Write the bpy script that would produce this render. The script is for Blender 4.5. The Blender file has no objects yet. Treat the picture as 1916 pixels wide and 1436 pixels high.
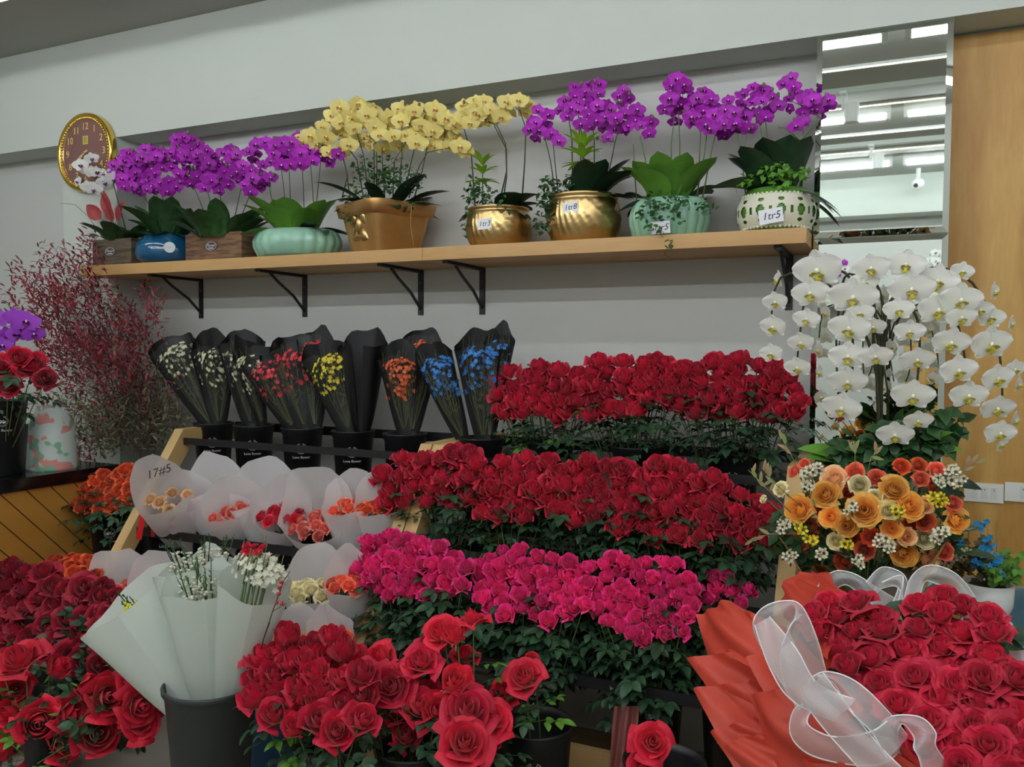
import bpy, math, random
from mathutils import Vector, Matrix, Quaternion, noise
PI = math.pi
V = Vector
sc = bpy.context.scene
COL = sc.collection

# ------------------------------------------------------------------ camera
IW, IH, F = 1916.0, 1436.0, 1560.0
YAW, PITCH, ROLL = (math.radians(a) for a in (24.9, 2.25, 0.36))
CAM = V((0, -3.4, 1.4))
fwd = V((-math.sin(YAW) * math.cos(PITCH), math.cos(YAW) * math.cos(PITCH), -math.sin(PITCH)))
r0 = V((math.cos(YAW), math.sin(YAW), 0)); u0 = r0.cross(fwd)
right = math.cos(ROLL) * r0 + math.sin(ROLL) * u0
up = -math.sin(ROLL) * r0 + math.cos(ROLL) * u0
cd = bpy.data.cameras.new('camera'); cam = bpy.data.objects.new('camera', cd); COL.objects.link(cam)
M = Matrix.Identity(4)
for i in range(3):
    M[i][0], M[i][1], M[i][2], M[i][3] = right[i], up[i], -fwd[i], CAM[i]
cam.matrix_world = M
cd.sensor_width = 36.0; cd.lens = F / IW * 36.0; cd.clip_start = 0.05; cd.clip_end = 60
sc.camera = cam

# ------------------------------------------------------------------ world, exposure
w = bpy.data.worlds.new('world'); sc.world = w; w.use_nodes = True
w.node_tree.nodes['Background'].inputs[0].default_value = (0.75, 0.8, 0.85, 1)
w.node_tree.nodes['Background'].inputs[1].default_value = 0.4
sc.view_settings.view_transform = 'Standard'; sc.view_settings.look = 'None'
sc.view_settings.gamma = 1.0; sc.view_settings.use_curve_mapping = False
sc.view_settings.exposure = 0.3
TUBE_W, STRIP_W = 32.0, 4.0        # emission of the tubes and of the LED strips

def ray(px, py):
    return (px - IW / 2) / F * right - (py - IH / 2) / F * up + fwd
def at(px, py, Y):                  # photo pixel -> point at distance Y from the back wall
    d = ray(px, py); return CAM + d * ((Y - CAM.y) / d.y)
def atz(px, py, z):
    d = ray(px, py); return CAM + d * ((z - CAM.z) / d.z)
def pix(p):
    d = V(p) - CAM; z = d.dot(fwd)
    return (IW / 2 + F * d.dot(right) / z, IH / 2 - F * d.dot(up) / z, z)
def mpp(p):                         # metres per photo pixel at a point
    return (V(p) - CAM).dot(fwd) / F
def srgb(r, g, b, a=1.0):
    f = lambda c: (c / 255 / 12.92) if c / 255 <= 0.04045 else ((c / 255 + 0.055) / 1.055) ** 2.4
    return (f(r), f(g), f(b), a)

# ------------------------------------------------------------------ materials
MATS = {}
def mat(name, col, rough=0.6, metal=0.0, vary=0.0, emis=0.0, alpha=1.0, trans=0.0, sheen=0.0, bump=None, noisecol=None, scale=20.0, stretch=(1, 1, 1), spec=0.5, coat=0.0):
    if name in MATS: return MATS[name]
    m = bpy.data.materials.new(name); m.use_nodes = True
    nt = m.node_tree; N = nt.nodes; L = nt.links; b = N['Principled BSDF']
    c = srgb(*col); b.inputs['Base Color'].default_value = c
    b.inputs['Roughness'].default_value = rough; b.inputs['Metallic'].default_value = metal
    b.inputs['Specular IOR Level'].default_value = spec
    if coat: b.inputs['Coat Weight'].default_value = coat
    if sheen: b.inputs['Sheen Weight'].default_value = sheen
    out = None
    if noisecol or bump:
        tc = N.new('ShaderNodeTexCoord'); mp = N.new('ShaderNodeMapping'); L.new(tc.outputs['Object'], mp.inputs[0])
        mp.inputs['Scale'].default_value = stretch
        nz = N.new('ShaderNodeTexNoise'); nz.inputs['Scale'].default_value = scale; nz.inputs['Detail'].default_value = 6
        L.new(mp.outputs[0], nz.inputs['Vector'])
        if noisecol:
            mx = N.new('ShaderNodeMix'); mx.data_type = 'RGBA'
            rp = N.new('ShaderNodeMapRange'); rp.inputs[1].default_value = 0.35; rp.inputs[2].default_value = 0.65
            L.new(nz.outputs['Fac'], rp.inputs[0]); L.new(rp.outputs[0], mx.inputs['Factor'])
            mx.inputs['A'].default_value = c; mx.inputs['B'].default_value = srgb(*noisecol); out = mx.outputs['Result']
        if bump:
            bp = N.new('ShaderNodeBump'); bp.inputs['Strength'].default_value = bump; bp.inputs['Distance'].default_value = 0.004
            L.new(nz.outputs['Fac'], bp.inputs['Height']); L.new(bp.outputs[0], b.inputs['Normal'])
    if vary:
        oi = N.new('ShaderNodeObjectInfo'); hs = N.new('ShaderNodeHueSaturation')
        mr = N.new('ShaderNodeMapRange'); mr.inputs[3].default_value = 1 - vary; mr.inputs[4].default_value = 1 + vary
        L.new(oi.outputs['Random'], mr.inputs[0]); L.new(mr.outputs[0], hs.inputs['Value'])
        if out: L.new(out, hs.inputs['Color'])
        else: hs.inputs['Color'].default_value = c
        out = hs.outputs[0]
    if out: L.new(out, b.inputs['Base Color'])
    if emis:
        b.inputs['Emission Color'].default_value = c; b.inputs['Emission Strength'].default_value = emis
    if alpha < 1: b.inputs['Alpha'].default_value = alpha
    if trans:
        tr = N.new('ShaderNodeBsdfTranslucent'); tr.inputs[0].default_value = c
        if out: L.new(out, tr.inputs[0])
        ms = N.new('ShaderNodeMixShader'); ms.inputs[0].default_value = trans
        L.new(b.outputs[0], ms.inputs[1]); L.new(tr.outputs[0], ms.inputs[2]); L.new(ms.outputs[0], N['Material Output'].inputs[0])
        if alpha < 1:
            b.inputs['Alpha'].default_value = 1
            tp = N.new('ShaderNodeBsdfTransparent'); m2 = N.new('ShaderNodeMixShader'); m2.inputs[0].default_value = alpha
            L.new(tp.outputs[0], m2.inputs[1]); L.new(ms.outputs[0], m2.inputs[2]); L.new(m2.outputs[0], N['Material Output'].inputs[0])
    MATS[name] = m
    return m
def wood(name, a, b, axis='X', scale=3.0, rings=6.0, rough=0.5):   # cathedral grain running along one axis
    if name in MATS: return MATS[name]
    m = bpy.data.materials.new(name); m.use_nodes = True; nt = m.node_tree; N = nt.nodes; L = nt.links; bs = N['Principled BSDF']
    tc = N.new('ShaderNodeTexCoord'); mp = N.new('ShaderNodeMapping'); L.new(tc.outputs['Object'], mp.inputs[0])
    s = {'X': (0.12, 1, 1), 'Y': (1, 0.12, 1), 'Z': (1, 1, 0.16)}[axis]; mp.inputs['Scale'].default_value = s
    nz = N.new('ShaderNodeTexNoise'); nz.inputs['Scale'].default_value = scale; nz.inputs['Detail'].default_value = 2; L.new(mp.outputs[0], nz.inputs['Vector'])
    mu = N.new('ShaderNodeMath'); mu.operation = 'MULTIPLY'; mu.inputs[1].default_value = rings * 6; L.new(nz.outputs['Fac'], mu.inputs[0])
    sn = N.new('ShaderNodeMath'); sn.operation = 'SINE'; L.new(mu.outputs[0], sn.inputs[0])
    fn = N.new('ShaderNodeTexNoise'); fn.inputs['Scale'].default_value = scale * 30; fn.inputs['Detail'].default_value = 4; L.new(mp.outputs[0], fn.inputs['Vector'])
    ad = N.new('ShaderNodeMath'); ad.operation = 'MULTIPLY_ADD'; ad.inputs[1].default_value = 0.28; ad.inputs[2].default_value = 0.2; L.new(sn.outputs[0], ad.inputs[0])
    a2 = N.new('ShaderNodeMath'); a2.operation = 'MULTIPLY_ADD'; a2.inputs[1].default_value = 0.6; L.new(fn.outputs['Fac'], a2.inputs[0]); L.new(ad.outputs[0], a2.inputs[2])
    mx = N.new('ShaderNodeMix'); mx.data_type = 'RGBA'; mx.clamp_factor = True; mx.inputs['A'].default_value = srgb(*a); mx.inputs['B'].default_value = srgb(*b)
    L.new(a2.outputs[0], mx.inputs['Factor']); L.new(mx.outputs['Result'], bs.inputs['Base Color']); bs.inputs['Roughness'].default_value = rough
    MATS[name] = m
    return m

# ------------------------------------------------------------------ mesh builder
class MB:
    def __init__(s): s.v = []; s.f = []; s.m = []; s.mats = []; s.cur = 0
    def use(s, m):
        if m not in s.mats: s.mats.append(m)
        s.cur = s.mats.index(m); return s
    def add(s, vs, fs):
        k = len(s.v); s.v.extend(tuple(p) for p in vs); s.f.extend(tuple(k + i for i in f) for f in fs); s.m.extend([s.cur] * len(fs)); return s
    def box(s, a, b, M=None):
        x0, y0, z0 = a; x1, y1, z1 = b
        vs = [V(p) for p in ((x0, y0, z0), (x1, y0, z0), (x1, y1, z0), (x0, y1, z0), (x0, y0, z1), (x1, y0, z1), (x1, y1, z1), (x0, y1, z1))]
        if M: vs = [M @ p for p in vs]
        return s.add(vs, [(3, 2, 1, 0), (4, 5, 6, 7), (0, 1, 5, 4), (1, 2, 6, 5), (2, 3, 7, 6), (3, 0, 4, 7)])
    def bar(s, p, q, wx, wy, side=V((1, 0, 0))):      # rectangular bar from p to q
        p, q = V(p), V(q); d = (q - p).normalized(); a = (side - d * side.dot(d)).normalized(); b = d.cross(a)
        vs = [c + a * i * wx / 2 + b * j * wy / 2 for c in (p, q) for i, j in ((-1, -1), (1, -1), (1, 1), (-1, 1))]
        return s.add(vs, [(3, 2, 1, 0), (4, 5, 6, 7), (0, 1, 5, 4), (1, 2, 6, 5), (2, 3, 7, 6), (3, 0, 4, 7)])
    def tube(s, pts, r, n=6, r2=None, cap=True):
        pts = [V(p) for p in pts]; k = len(pts); vs = []; fs = []
        a = None
        for i, p in enumerate(pts):
            d = (pts[min(i + 1, k - 1)] - pts[max(i - 1, 0)]).normalized()
            if a is None: a = d.orthogonal().normalized()
            a = (a - d * a.dot(d)).normalized(); b = d.cross(a)
            rr = r if r2 is None else r + (r2 - r) * i / (k - 1)
            vs += [p + (a * math.cos(2 * PI * j / n) + b * math.sin(2 * PI * j / n)) * rr for j in range(n)]
        for i in range(k - 1):
            for j in range(n): fs.append((i * n + j, i * n + (j + 1) % n, (i + 1) * n + (j + 1) % n, (i + 1) * n + j))
        if cap: fs += [tuple(range(n))[::-1], tuple((k - 1) * n + j for j in range(n))]
        return s.add(vs, fs)
    def lathe(s, prof, n=32, c=(0, 0, 0), warp=None):
        vs = []; fs = []; c = V(c); k = len(prof)
        for (r, z) in prof:
            for j in range(n):
                t = 2 * PI * j / n; q = V((r * math.cos(t), r * math.sin(t), z))
                if warp: q = warp(q, t, r, z)
                vs.append(c + q)
        for i in range(k - 1):
            for j in range(n): fs.append((i * n + j, i * n + (j + 1) % n, (i + 1) * n + (j + 1) % n, (i + 1) * n + j))
        return s.add(vs, fs)
    def grid(s, f, nu, nv, closed=False):
        vs = [f(u / nu, v / nv) for v in range(nv + 1) for u in range(nu + 1)]
        fs = [(v * (nu + 1) + u, v * (nu + 1) + u + 1, (v + 1) * (nu + 1) + u + 1, (v + 1) * (nu + 1) + u) for v in range(nv) for u in range(nu)]
        return s.add(vs, fs)
    def ball(s, c, r, n=8, k=5, sq=(1, 1, 1)):
        prof = [(max(1e-4, math.sin(PI * i / k)) * r, -math.cos(PI * i / k) * r) for i in range(k + 1)]
        return s.lathe(prof, n, c, warp=lambda q, t, rr, z: V((q.x * sq[0], q.y * sq[1], q.z * sq[2])))
    def mesh(s, name, m=None, smooth=True):
        me = bpy.data.meshes.new(name); me.from_pydata(s.v, [], s.f); ms = s.mats if s.mats else [m]
        for x in ms: me.materials.append(x)
        me.polygons.foreach_set('material_index', s.m if s.mats else [0] * len(s.f))
        me.polygons.foreach_set('use_smooth', [smooth] * len(s.f)); me.update()
        return me
    def build(s, name, m=None, parent=None, smooth=False, mtx=None, label=None, kind=None):
        return put(name, s.mesh(name, m, smooth), parent, mtx, label, kind)

def put(name, me, parent=None, mtx=None, label=None, kind=None):
    o = bpy.data.objects.new(name, me); COL.objects.link(o)
    if parent is not None: o.parent = parent
    if mtx is not None: o.matrix_basis = mtx
    if label: o['label'] = label
    if kind: o['kind'] = kind
    return o
def tag(o, label, cat, group=None):
    o['label'] = label; o['category'] = cat
    if group: o['group'] = group
    return o
def thing(name, label, cat, loc=(0, 0, 0), rz=0.0, group=None):
    o = bpy.data.objects.new(name, None); COL.objects.link(o); o.location = loc; o.rotation_euler = (0, 0, rz); o.empty_display_size = 0.02
    if label: tag(o, label, cat, group)
    return o
def struct(name, mb, m, smooth=False):
    o = mb.build(name, m, smooth=smooth); o['kind'] = 'structure'; return o
def T(x, y=None, z=None): return Matrix.Translation(V(x) if y is None else V((x, y, z)))
def aim(pos, n, s=1.0, twist=0.0, sz=None):     # matrix: local +Z along n
    q = V(n).to_track_quat('Z', 'Y') @ Quaternion((0, 0, 1), twist)
    S = Matrix.Diagonal((s, s, s if sz is None else sz, 1))
    return T(pos) @ q.to_matrix().to_4x4() @ S
def text_mesh(body, size, name, m, depth=0.0, align='CENTER', shear=0.0):
    cu = bpy.data.curves.new(name, 'FONT'); cu.body = body; cu.size = size; cu.align_x = align; cu.align_y = 'CENTER'; cu.extrude = depth; cu.shear = shear
    cu.resolution_u = 3
    o = bpy.data.objects.new(name, cu); COL.objects.link(o); bpy.context.view_layer.update()
    me = bpy.data.meshes.new_from_object(o); bpy.data.objects.remove(o); bpy.data.curves.remove(cu)
    me.name = name; me.materials.clear(); me.materials.append(m); return me
def ordinal(i): return ['first', 'second', 'third', 'fourth', 'fifth', 'sixth', 'seventh', 'eighth', 'ninth', 'tenth', 'eleventh', 'twelfth', 'thirteenth', 'fourteenth', 'fifteenth', 'sixteenth'][i]

# ------------------------------------------------------------------ palette
wallm = mat('wall_paint', (194, 196, 190), 0.9)
beamm = mat('beam_paint', (192, 199, 190), 0.9)
ceilm = mat('ceiling_paint', (172, 174, 166), 0.9)
floorm = mat('floor_tile', (160, 155, 145), 0.35, noisecol=(148, 143, 133), scale=3)
oak = wood('oak_shelf', (198, 160, 104), (176, 134, 78), 'X', 3.0, 5)
oakp = wood('oak_panel', (204, 164, 92), (168, 120, 52), 'Z', 2.6, 8)
pine = wood('pine_rail', (206, 176, 120), (188, 154, 98), 'Z', 4, 3)
ply = wood('counter_plank', (192, 140, 62), (176, 122, 48), 'Y', 4, 2)
blackm = mat('black_steel', (16, 16, 17), 0.5)
blackp = mat('black_plastic', (20, 22, 24), 0.45, bump=0.15, scale=60)
blacks = mat('black_board', (10, 10, 12), 0.6)
whitem = mat('white_print', (225, 228, 228), 0.6)
gold = mat('gold_glaze', (204, 174, 118), 0.3, 1.0, bump=0.12, scale=18)
goldm = mat('gold_matt', (204, 162, 106), 0.42, 0.75, noisecol=(184, 140, 84), scale=8)
clockg = mat('clock_gold', (232, 196, 96), 0.2, 1.0)
mirror = mat('mirror_glass', (232, 240, 234), 0.015, 1.0)
steel = mat('screw_steel', (150, 150, 150), 0.3, 1.0)
leafm = mat('leaf_green', (52, 92, 46), 0.42, vary=0.3, noisecol=(36, 72, 38), scale=30, trans=0.15)
leafd = mat('leaf_dark', (34, 62, 38), 0.38, vary=0.3, noisecol=(24, 48, 30), scale=30)
leafl = mat('leaf_lime', (150, 196, 52), 0.5, vary=0.15, trans=0.3)
leafr = mat('leaf_rose', (48, 80, 50), 0.45, vary=0.35, noisecol=(34, 62, 42), scale=40)
leafb = mat('leaf_bright', (96, 150, 52), 0.45, vary=0.2, trans=0.2)
stemm = mat('stem_green', (86, 108, 58), 0.6)
stemd = mat('stem_dark', (60, 62, 42), 0.6)
soil = mat('moss', (58, 62, 34), 1.0, bump=0.8, scale=60)
paper = mat('white_wrap', (244, 242, 242), 0.75, trans=0.4, alpha=0.84)
paperg = mat('white_wrap_thick', (218, 228, 218), 0.75, trans=0.35, alpha=0.94)
tagp = mat('tag_paper', (232, 236, 240), 0.8)
ink = mat('ink', (30, 34, 46), 0.7)
# ================================================================== SETTING
CZ, BZ, BY = 3.083, 2.533, -0.195        # ceiling, beam underside, beam face
XL, XR, YF = -6.6, 2.6, -6.0
struct('floor', MB().box((XL, YF, -0.05), (XR, 0, 0)), floorm)
cb = MB().box((XL, YF, CZ), (XR, 0, CZ + 0.1))
struct('ceiling', cb, ceilm)
struct('wall_back', MB().box((XL, 0, 0), (XR, 0.12, CZ)), wallm)
struct('wall_front', MB().box((XL, YF - 0.12, 0), (XR, YF, CZ)), wallm)
struct('wall_left', MB().box((XL - 0.12, YF, 0), (XL, 0, CZ)), wallm)
struct('wall_right', MB().box((XR, YF, 0), (XR + 0.12, 0, CZ)), wallm)
struct('trim_1', MB().box((XL, BY, BZ), (XR, -0.001, CZ - 0.001)), beamm)                    # beam along the wall
struct('trim_2', MB().box((-4.264, BY, 0), (-3.84, -0.001, BZ - 0.001)), beamm)              # column
struct('trim_3', MB().box((-0.29, BY + 0.012, 0), (0.142, -0.001, BZ - 0.001)), beamm)       # mirror column
struct('trim_4', MB().box((0.146, -0.02, 0), (XR - 0.001, -0.001, BZ - 0.012)), oakp)        # oak wall panel
for gy in (-2.77, -4.29): struct('trim_%d' % (5 + (gy < -3)), MB().box((XL + .01, gy - 0.03, CZ - 0.035), (XR - .01, gy + 0.03, CZ - 0.001)), beamm)

def mirror_panel(z0, z1, label):
    x0, x1 = -0.292, 0.142; b = 0.02
    t = thing('mirror_panel', label, 'mirror', ((x0 + x1) / 2, BY, z0), 0, 'mirror panels on the column')
    a, h = (x1 - x0) / 2, z1 - z0
    g = MB(); g.box((-a + b, -0.006, b), (a - b, 0.011, h - b)); g.build('glass', mirror, t)
    e = MB(); o = [(-a, 0), (a, 0), (a, h), (-a, h)]; i = [(-a + b, b), (a - b, b), (a - b, h - b), (-a + b, h - b)]
    for k in range(4):
        p, q, r, s = o[k], o[(k + 1) % 4], i[(k + 1) % 4], i[k]
        e.add([(p[0], 0.003, p[1]), (q[0], 0.003, q[1]), (r[0], -0.006, r[1]), (s[0], -0.006, s[1])], [(0, 1, 2, 3)])
        e.add([(p[0], 0.011, p[1]), (q[0], 0.011, q[1]), (q[0], 0.003, q[1]), (p[0], 0.003, p[1])], [(0, 1, 2, 3)])
    e.build('bevelled_edge', mirror, t)
mirror_panel(1.812, 2.531, 'tall mirror panel with a cut-glass edge above the white orchids, reflecting the ceiling lights')
mirror_panel(0.62, 1.808, 'lower mirror panel with a cut-glass edge standing behind the white orchids')

# switch plates on the oak wall
def switch_plate(px0, px1, label, rockers):
    p0, p1 = at(px0, 902, -0.02), at(px1, 902, -0.02); z0, z1 = at(px0, 937, -0.02).z, p0.z; wd = p1.x - p0.x
    t = thing('switch_plate', label, 'switch', (p0.x, -0.02, z0), 0, 'white switch plates on the oak wall')
    MB().box((0, -0.008, 0), (wd, 0, z1 - z0)).build('plate', mat('switch_white', (226, 228, 222), 0.35), t)
    h = z1 - z0
    for r in rockers:
        k = MB().box((wd * r - 0.0085, -0.0105, h * 0.2), (wd * r + 0.0085, -0.008, h * 0.8)).build('rocker', mat('rocker_white', (216, 219, 214), 0.3), t)
        MB().box((wd * r - 0.001, -0.0112, h * 0.62), (wd * r + 0.001, -0.0105, h * 0.7)).build('mark', ink, k)
switch_plate(1804, 1878, 'white wall switch plate with three rockers beside the orange flowers', (0.28, 0.52, 0.76))
switch_plate(1880, 1952, 'white wall switch plate cut by the right edge, with one rocker', (0.48,))

# ------------------------------------------------------------------ lamps on the ceiling
stripm = mat('strip_glow', (255, 244, 222), 0.5, emis=STRIP_W)
lampw = mat('lamp_white', (225, 228, 226), 0.5)
rows = [(-1.73, 'nearest the shelf wall', .55), (-3.28, 'over the middle of the shop', 1.15), (-4.85, 'towards the far wall', 1.5)]
segs = [(-5.1, -3.9), (-3.82, -2.62), (-2.54, -1.34), (-1.29, -0.09), (-0.01, 1.19), (1.27, 2.47)]
for y, w_, pw_ in rows:
    tubem = mat('tube_glow_%d' % (pw_ * 100), (244, 248, 255), 0.5, emis=TUBE_W * pw_)
    for k, (a, b) in enumerate(segs):
        t = thing('tube_light', 'white tube light, %s from left in the row %s' % (ordinal(k), w_), 'ceiling light', ((a + b) / 2, y, 3.0), 0, 'tube lights in rows on the ceiling')
        h = (b - a) / 2
        MB().box((-h, -0.022, 0.03), (h, 0.022, 0.082)).build('housing', lampw, t)
        MB().tube([(-h + 0.03, 0, 0.012), (h - 0.03, 0, 0.012)], 0.018, 8).build('tube', tubem, t, smooth=True)
        for s in (-1, 1): MB().box((s * h - 0.03 * (s > 0), -0.02, -0.012), (s * h + 0.03 * (s < 0), 0.02, 0.03)).build('end_cap', lampw, t)
for y, w_ in ((-0.745, 'closest to the shelf wall'), (-2.33, 'second from the shelf wall'), (-3.17, 'third from the shelf wall'), (-3.96, 'fourth from the shelf wall'), (-4.55, 'farthest from the shelf wall')):
    t = thing('led_strip', 'long thin LED strip on the ceiling, ' + w_, 'ceiling light', (-1.9, y, CZ), 0, 'LED strips along the ceiling')
    MB().box((-4.3, -0.012, -0.016), (4.3, 0.012, 0)).build('channel', lampw, t)
    MB().box((-4.28, -0.006, -0.02), (4.28, 0.006, -0.0165)).build('diffuser', stripm, t)
# what the mirror shows of the other side
def spot(x, y, label):
    t = thing('track_spotlight', label, 'spotlight', (x, y, CZ), 0, 'white spotlights on the ceiling tracks')
    MB().box((-0.02, -0.08, -0.05), (0.02, 0.08, -0.035)).build('adapter', lampw, t)
    MB().tube([(0, 0, -0.05), (0, 0, -0.13)], 0.012, 8).build('arm', lampw, t)
    MB().tube([(0.05, 0, -0.10), (0.05, 0, -0.22)], 0.045, 20).build('head', lampw, t, smooth=False)
spot(-0.36, -2.77, 'white spotlight on the ceiling track nearer the shelf wall')
spot(-0.24, -4.29, 'white spotlight on the ceiling track farther from the shelf wall')
t = thing('security_camera', 'small white dome security camera under the far ceiling edge', 'camera', (0.12, -5.5, CZ - 0.14))
MB().tube([(0, 0, 0.14), (0, 0, 0.05)], 0.02, 10).build('mount', lampw, t)
MB().ball((0, 0, 0), 0.055, 14, 9).build('dome', lampw, t, smooth=True)
MB().ball((-0.02, 0.045, -0.02), 0.02, 10, 7).build('lens', blackm, t, smooth=True)
struct('trim_7', MB().box((XL + .01, YF + 0.001, 2.72), (XR - .01, YF + 0.28, CZ - 0.001)), beamm)
t = thing('glass_shelf', 'clear shelf on the far wall holding potted orchids, seen in the mirror', 'shelf', (0, YF, 1.86))
MB().box((-1.6, 0, 0), (1.4, 0.26, 0.02)).build('board', mat('pale_shelf', (200, 206, 200), 0.3), t)
for bx in (-1.2, 1.0): MB().box((bx, 0, -0.12), (bx + 0.02, 0.2, 0)).build('bracket', steel, t)
struct('trim_8', MB().box((0.05, YF + 0.001, 0), (0.9, YF + 0.03, 1.85)), oakp)

# ------------------------------------------------------------------ wall clock
def wall_clock():
    c = at(157, 285, BY - 0.04); R = 0.213
    t = thing('wall_clock', 'round gold-rimmed wall clock with a maroon face on the column', 'clock', (c.x, BY, c.z))
    rot = Matrix.Rotation(PI / 2, 4, 'X')      # lathe axis -> -Y
    m = MB(); m.lathe([(0.001, 0.0), (R * 0.97, 0.0), (R, 0.012), (R, 0.03), (R * 0.98, 0.044), (R * 0.95, 0.047), (R * 0.93, 0.042), (R * 0.915, 0.045), (R * 0.90, 0.04), (R * 0.84, 0.027)], 72)
    m.build('rim', clockg, t, True, rot)
    b = MB()
    for k in range(72):
        a = 2 * PI * k / 72; p = V((math.cos(a), math.sin(a), 0)) * R * 0.87; b.ball((p.x, p.y, 0.036), 0.0085, 6, 4)
    b.build('beaded_ring', clockg, t, True, rot, 'ring of small gold beads')
    MB().lathe([(0.001, 0.026), (R * 0.86, 0.026)], 48).build('face', mat('clock_face', (112, 52, 40), 0.35), t, False, rot)
    gm = mat('numeral_gold', (226, 192, 70), 0.5)
    for k in range(1, 13):
        a = PI / 2 - 2 * PI * k / 12
        put('numeral', text_mesh(str(k), 0.052, 'numeral', gm, 0.001), t, rot @ T(math.cos(a) * R * 0.66, math.sin(a) * R * 0.66, 0.03))
    e = MB().box((-0.019, 0.045, 0.028), (0.019, 0.09, 0.031)).build('emblem', mat('emblem_yellow', (214, 196, 30), 0.4), t, False, rot, 'small yellow square emblem')
    mb = MB()
    for x in (-0.011, -0.004, 0.004, 0.011): mb.box((x - 0.0018, 0.05, 0.031), (x + 0.0018, 0.085, 0.0318))
    mb.build('emblem_lines', mat('emblem_olive', (120, 104, 20), 0.5), e)
    for nm, ang, ln, wd in (('hour_hand', -120, 0.09, 0.008), ('minute_hand', -128, 0.135, 0.005)):
        a = math.radians(90 + ang * -1); d = V((math.cos(a), math.sin(a), 0))
        h = MB(); n = V((-d.y, d.x, 0)); h.add([-d * 0.02 + n * wd * .5, -d * 0.02 - n * wd * .5, d * ln * .7 - n * wd, d * ln, d * ln * .7 + n * wd], [(0, 1, 2, 3, 4)])
        for i in range(len(h.v)): h.v[i] = (h.v[i][0], h.v[i][1], 0.034 + (0.002 if nm[0] == 'm' else 0))
        h.build(nm, gm, t, False, rot)
    MB().lathe([(0.007, 0.034), (0.006, 0.04), (0.001, 0.041)], 12).build('hub', clockg, t, True, rot)
    gl = mat('clock_glass', (255, 255, 255), 0.02, alpha=0.08, spec=0.8)
    MB().lathe([(0.001, 0.042), (R * 0.86, 0.040)], 48).build('glass', gl, t, True, rot)
wall_clock()

# ------------------------------------------------------------------ long shelf and its brackets
SZ0, SZ1, SYF = 1.776, 1.829, -0.375
def shelf(x0, x1, label):
    t = thing('wall_shelf', label, 'shelf', (x0, 0, SZ0), 0, 'oak boards of the long wall shelf')
    m = MB().box((0, SYF, 0), (x1 - x0, -0.001, SZ1 - SZ0))
    if x0 < -3: m.box((-0.06, SYF, 0), (0, BY - 0.002, SZ1 - SZ0))
    m.build('board', oak, t)
sx = at(790, 480, SYF).x
shelf(-3.838, sx - 0.001, 'left oak shelf board carrying the purple orchids and the square gold pot')
shelf(sx + 0.001, -0.298, 'right oak shelf board carrying the round gold pots')
def bracket(px, label):
    x = at(px, 560, 0).x
    t = thing('shelf_bracket', label, 'shelf bracket', (x, 0, 1.575), 0, 'black steel brackets under the long shelf')
    MB().box((-0.014, -0.006, -0.01), (0.014, 0, 0.2)).build('upright', blackm, t)
    MB().box((-0.014, -0.345, 0.188), (0.014, -0.006, 0.2005)).build('arm', blackm, t)
    MB().tube([(0, -0.006, 0.02), (0, -0.09, 0.09), (0, -0.2, 0.15), (0, -0.26, 0.19)], 0.007, 6).build('brace', blackm, t)
    for z in (0.008, 0.14): MB().ball((0, -0.007, z), 0.004, 8, 4).build('screw', steel, t)
bracket(377, 'black steel bracket under the shelf, leftmost, below the blue pot')
bracket(571, 'black steel bracket under the shelf below the left mint pot')
bracket(788, 'black steel bracket under the shelf joint below the square gold pot')
bracket(903, 'black steel bracket under the shelf below the smaller round gold pot')
bracket(1476, 'black steel bracket at the right end of the shelf beside the mirror')

# ------------------------------------------------------------------ stepped racks
RT, RB = V((0, -0.57, 1.03)), V((0, -1.05, 0.36))
TIERS = [(-0.37, 0.715), (-0.70, 0.335), (-0.92, 0.07)]       # bucket centre Y and shelf height
def rack(x0, x1, label):
    t = thing('display_rack', label, 'rack', (0, 0, 0), 0, 'stepped flower racks')
    wd = 0.052
    for x, s in ((x0, 1), (x1, -1)):
        m = MB(); a, b = (x, x + wd) if s > 0 else (x - wd, x)
        dz = 0.075
        prof = [(-0.02, 1.03), (RT.y, 1.03), (RB.y, RB.z), (RB.y, 0.0), (RB.y + 0.09, 0.0), (RB.y + 0.09, RB.z + 0.02), (RT.y + 0.05, 1.03 - dz), (-0.02, 1.03 - dz)]
        vs = [V((xx, y, z)) for xx in (a, b) for y, z in prof]; n = len(prof)
        quads = [(0, 1, 6, 7), (1, 2, 5, 6), (2, 3, 4, 5)]
        m.add(vs, [q[::-1] for q in quads] + [tuple(i + n for i in q) for q in quads] + [(i, (i + 1) % n, n + (i + 1) % n, n + i) for i in range(n)])
        m.box((a, -0.07, 0), (b, -0.02, 1.03 - dz))
        m.build('side_frame', pine, t, label='pale pine side frame')
    a, b = x0 + wd, x1 - wd
    for yc, z in TIERS:
        MB().box((a, yc - 0.16, z - 0.02), (b, yc + 0.13, z)).build('shelf_board', blacks, t)
    for y, z, h in ((-0.57, 0.975, 0.03), (-0.835, 0.61, 0.035), (-1.05, 0.40, 0.035)):
        MB().box((a, y, z - h / 2), (b, y + 0.012, z + h / 2)).build('front_bar', blacks, t)
    for y, z in ((-0.24, 1.0), (-0.55, 0.62)):
        MB().box((a, y, z), (b, y + 0.015, z + 0.04)).build('rear_bar', blacks, t)
    MB().box((a, -1.0, 0.05), (b, -0.98, 0.17)).build('kick_board', pine, t)
    for y, z in ((-0.55, 0.30), (-0.82, 0.04)): MB().box((a, y, z), (b, y + 0.015, z + 0.1)).build('riser_board', wood('dark_riser', (120, 100, 66), (96, 78, 50), 'X', 3, 3), t)
rack(-3.03, -1.658, 'left stepped rack of pale wood filled with wrapped bouquets')
rack(-1.652, -0.27, 'right stepped rack of pale wood filled with red and pink roses')

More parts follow.
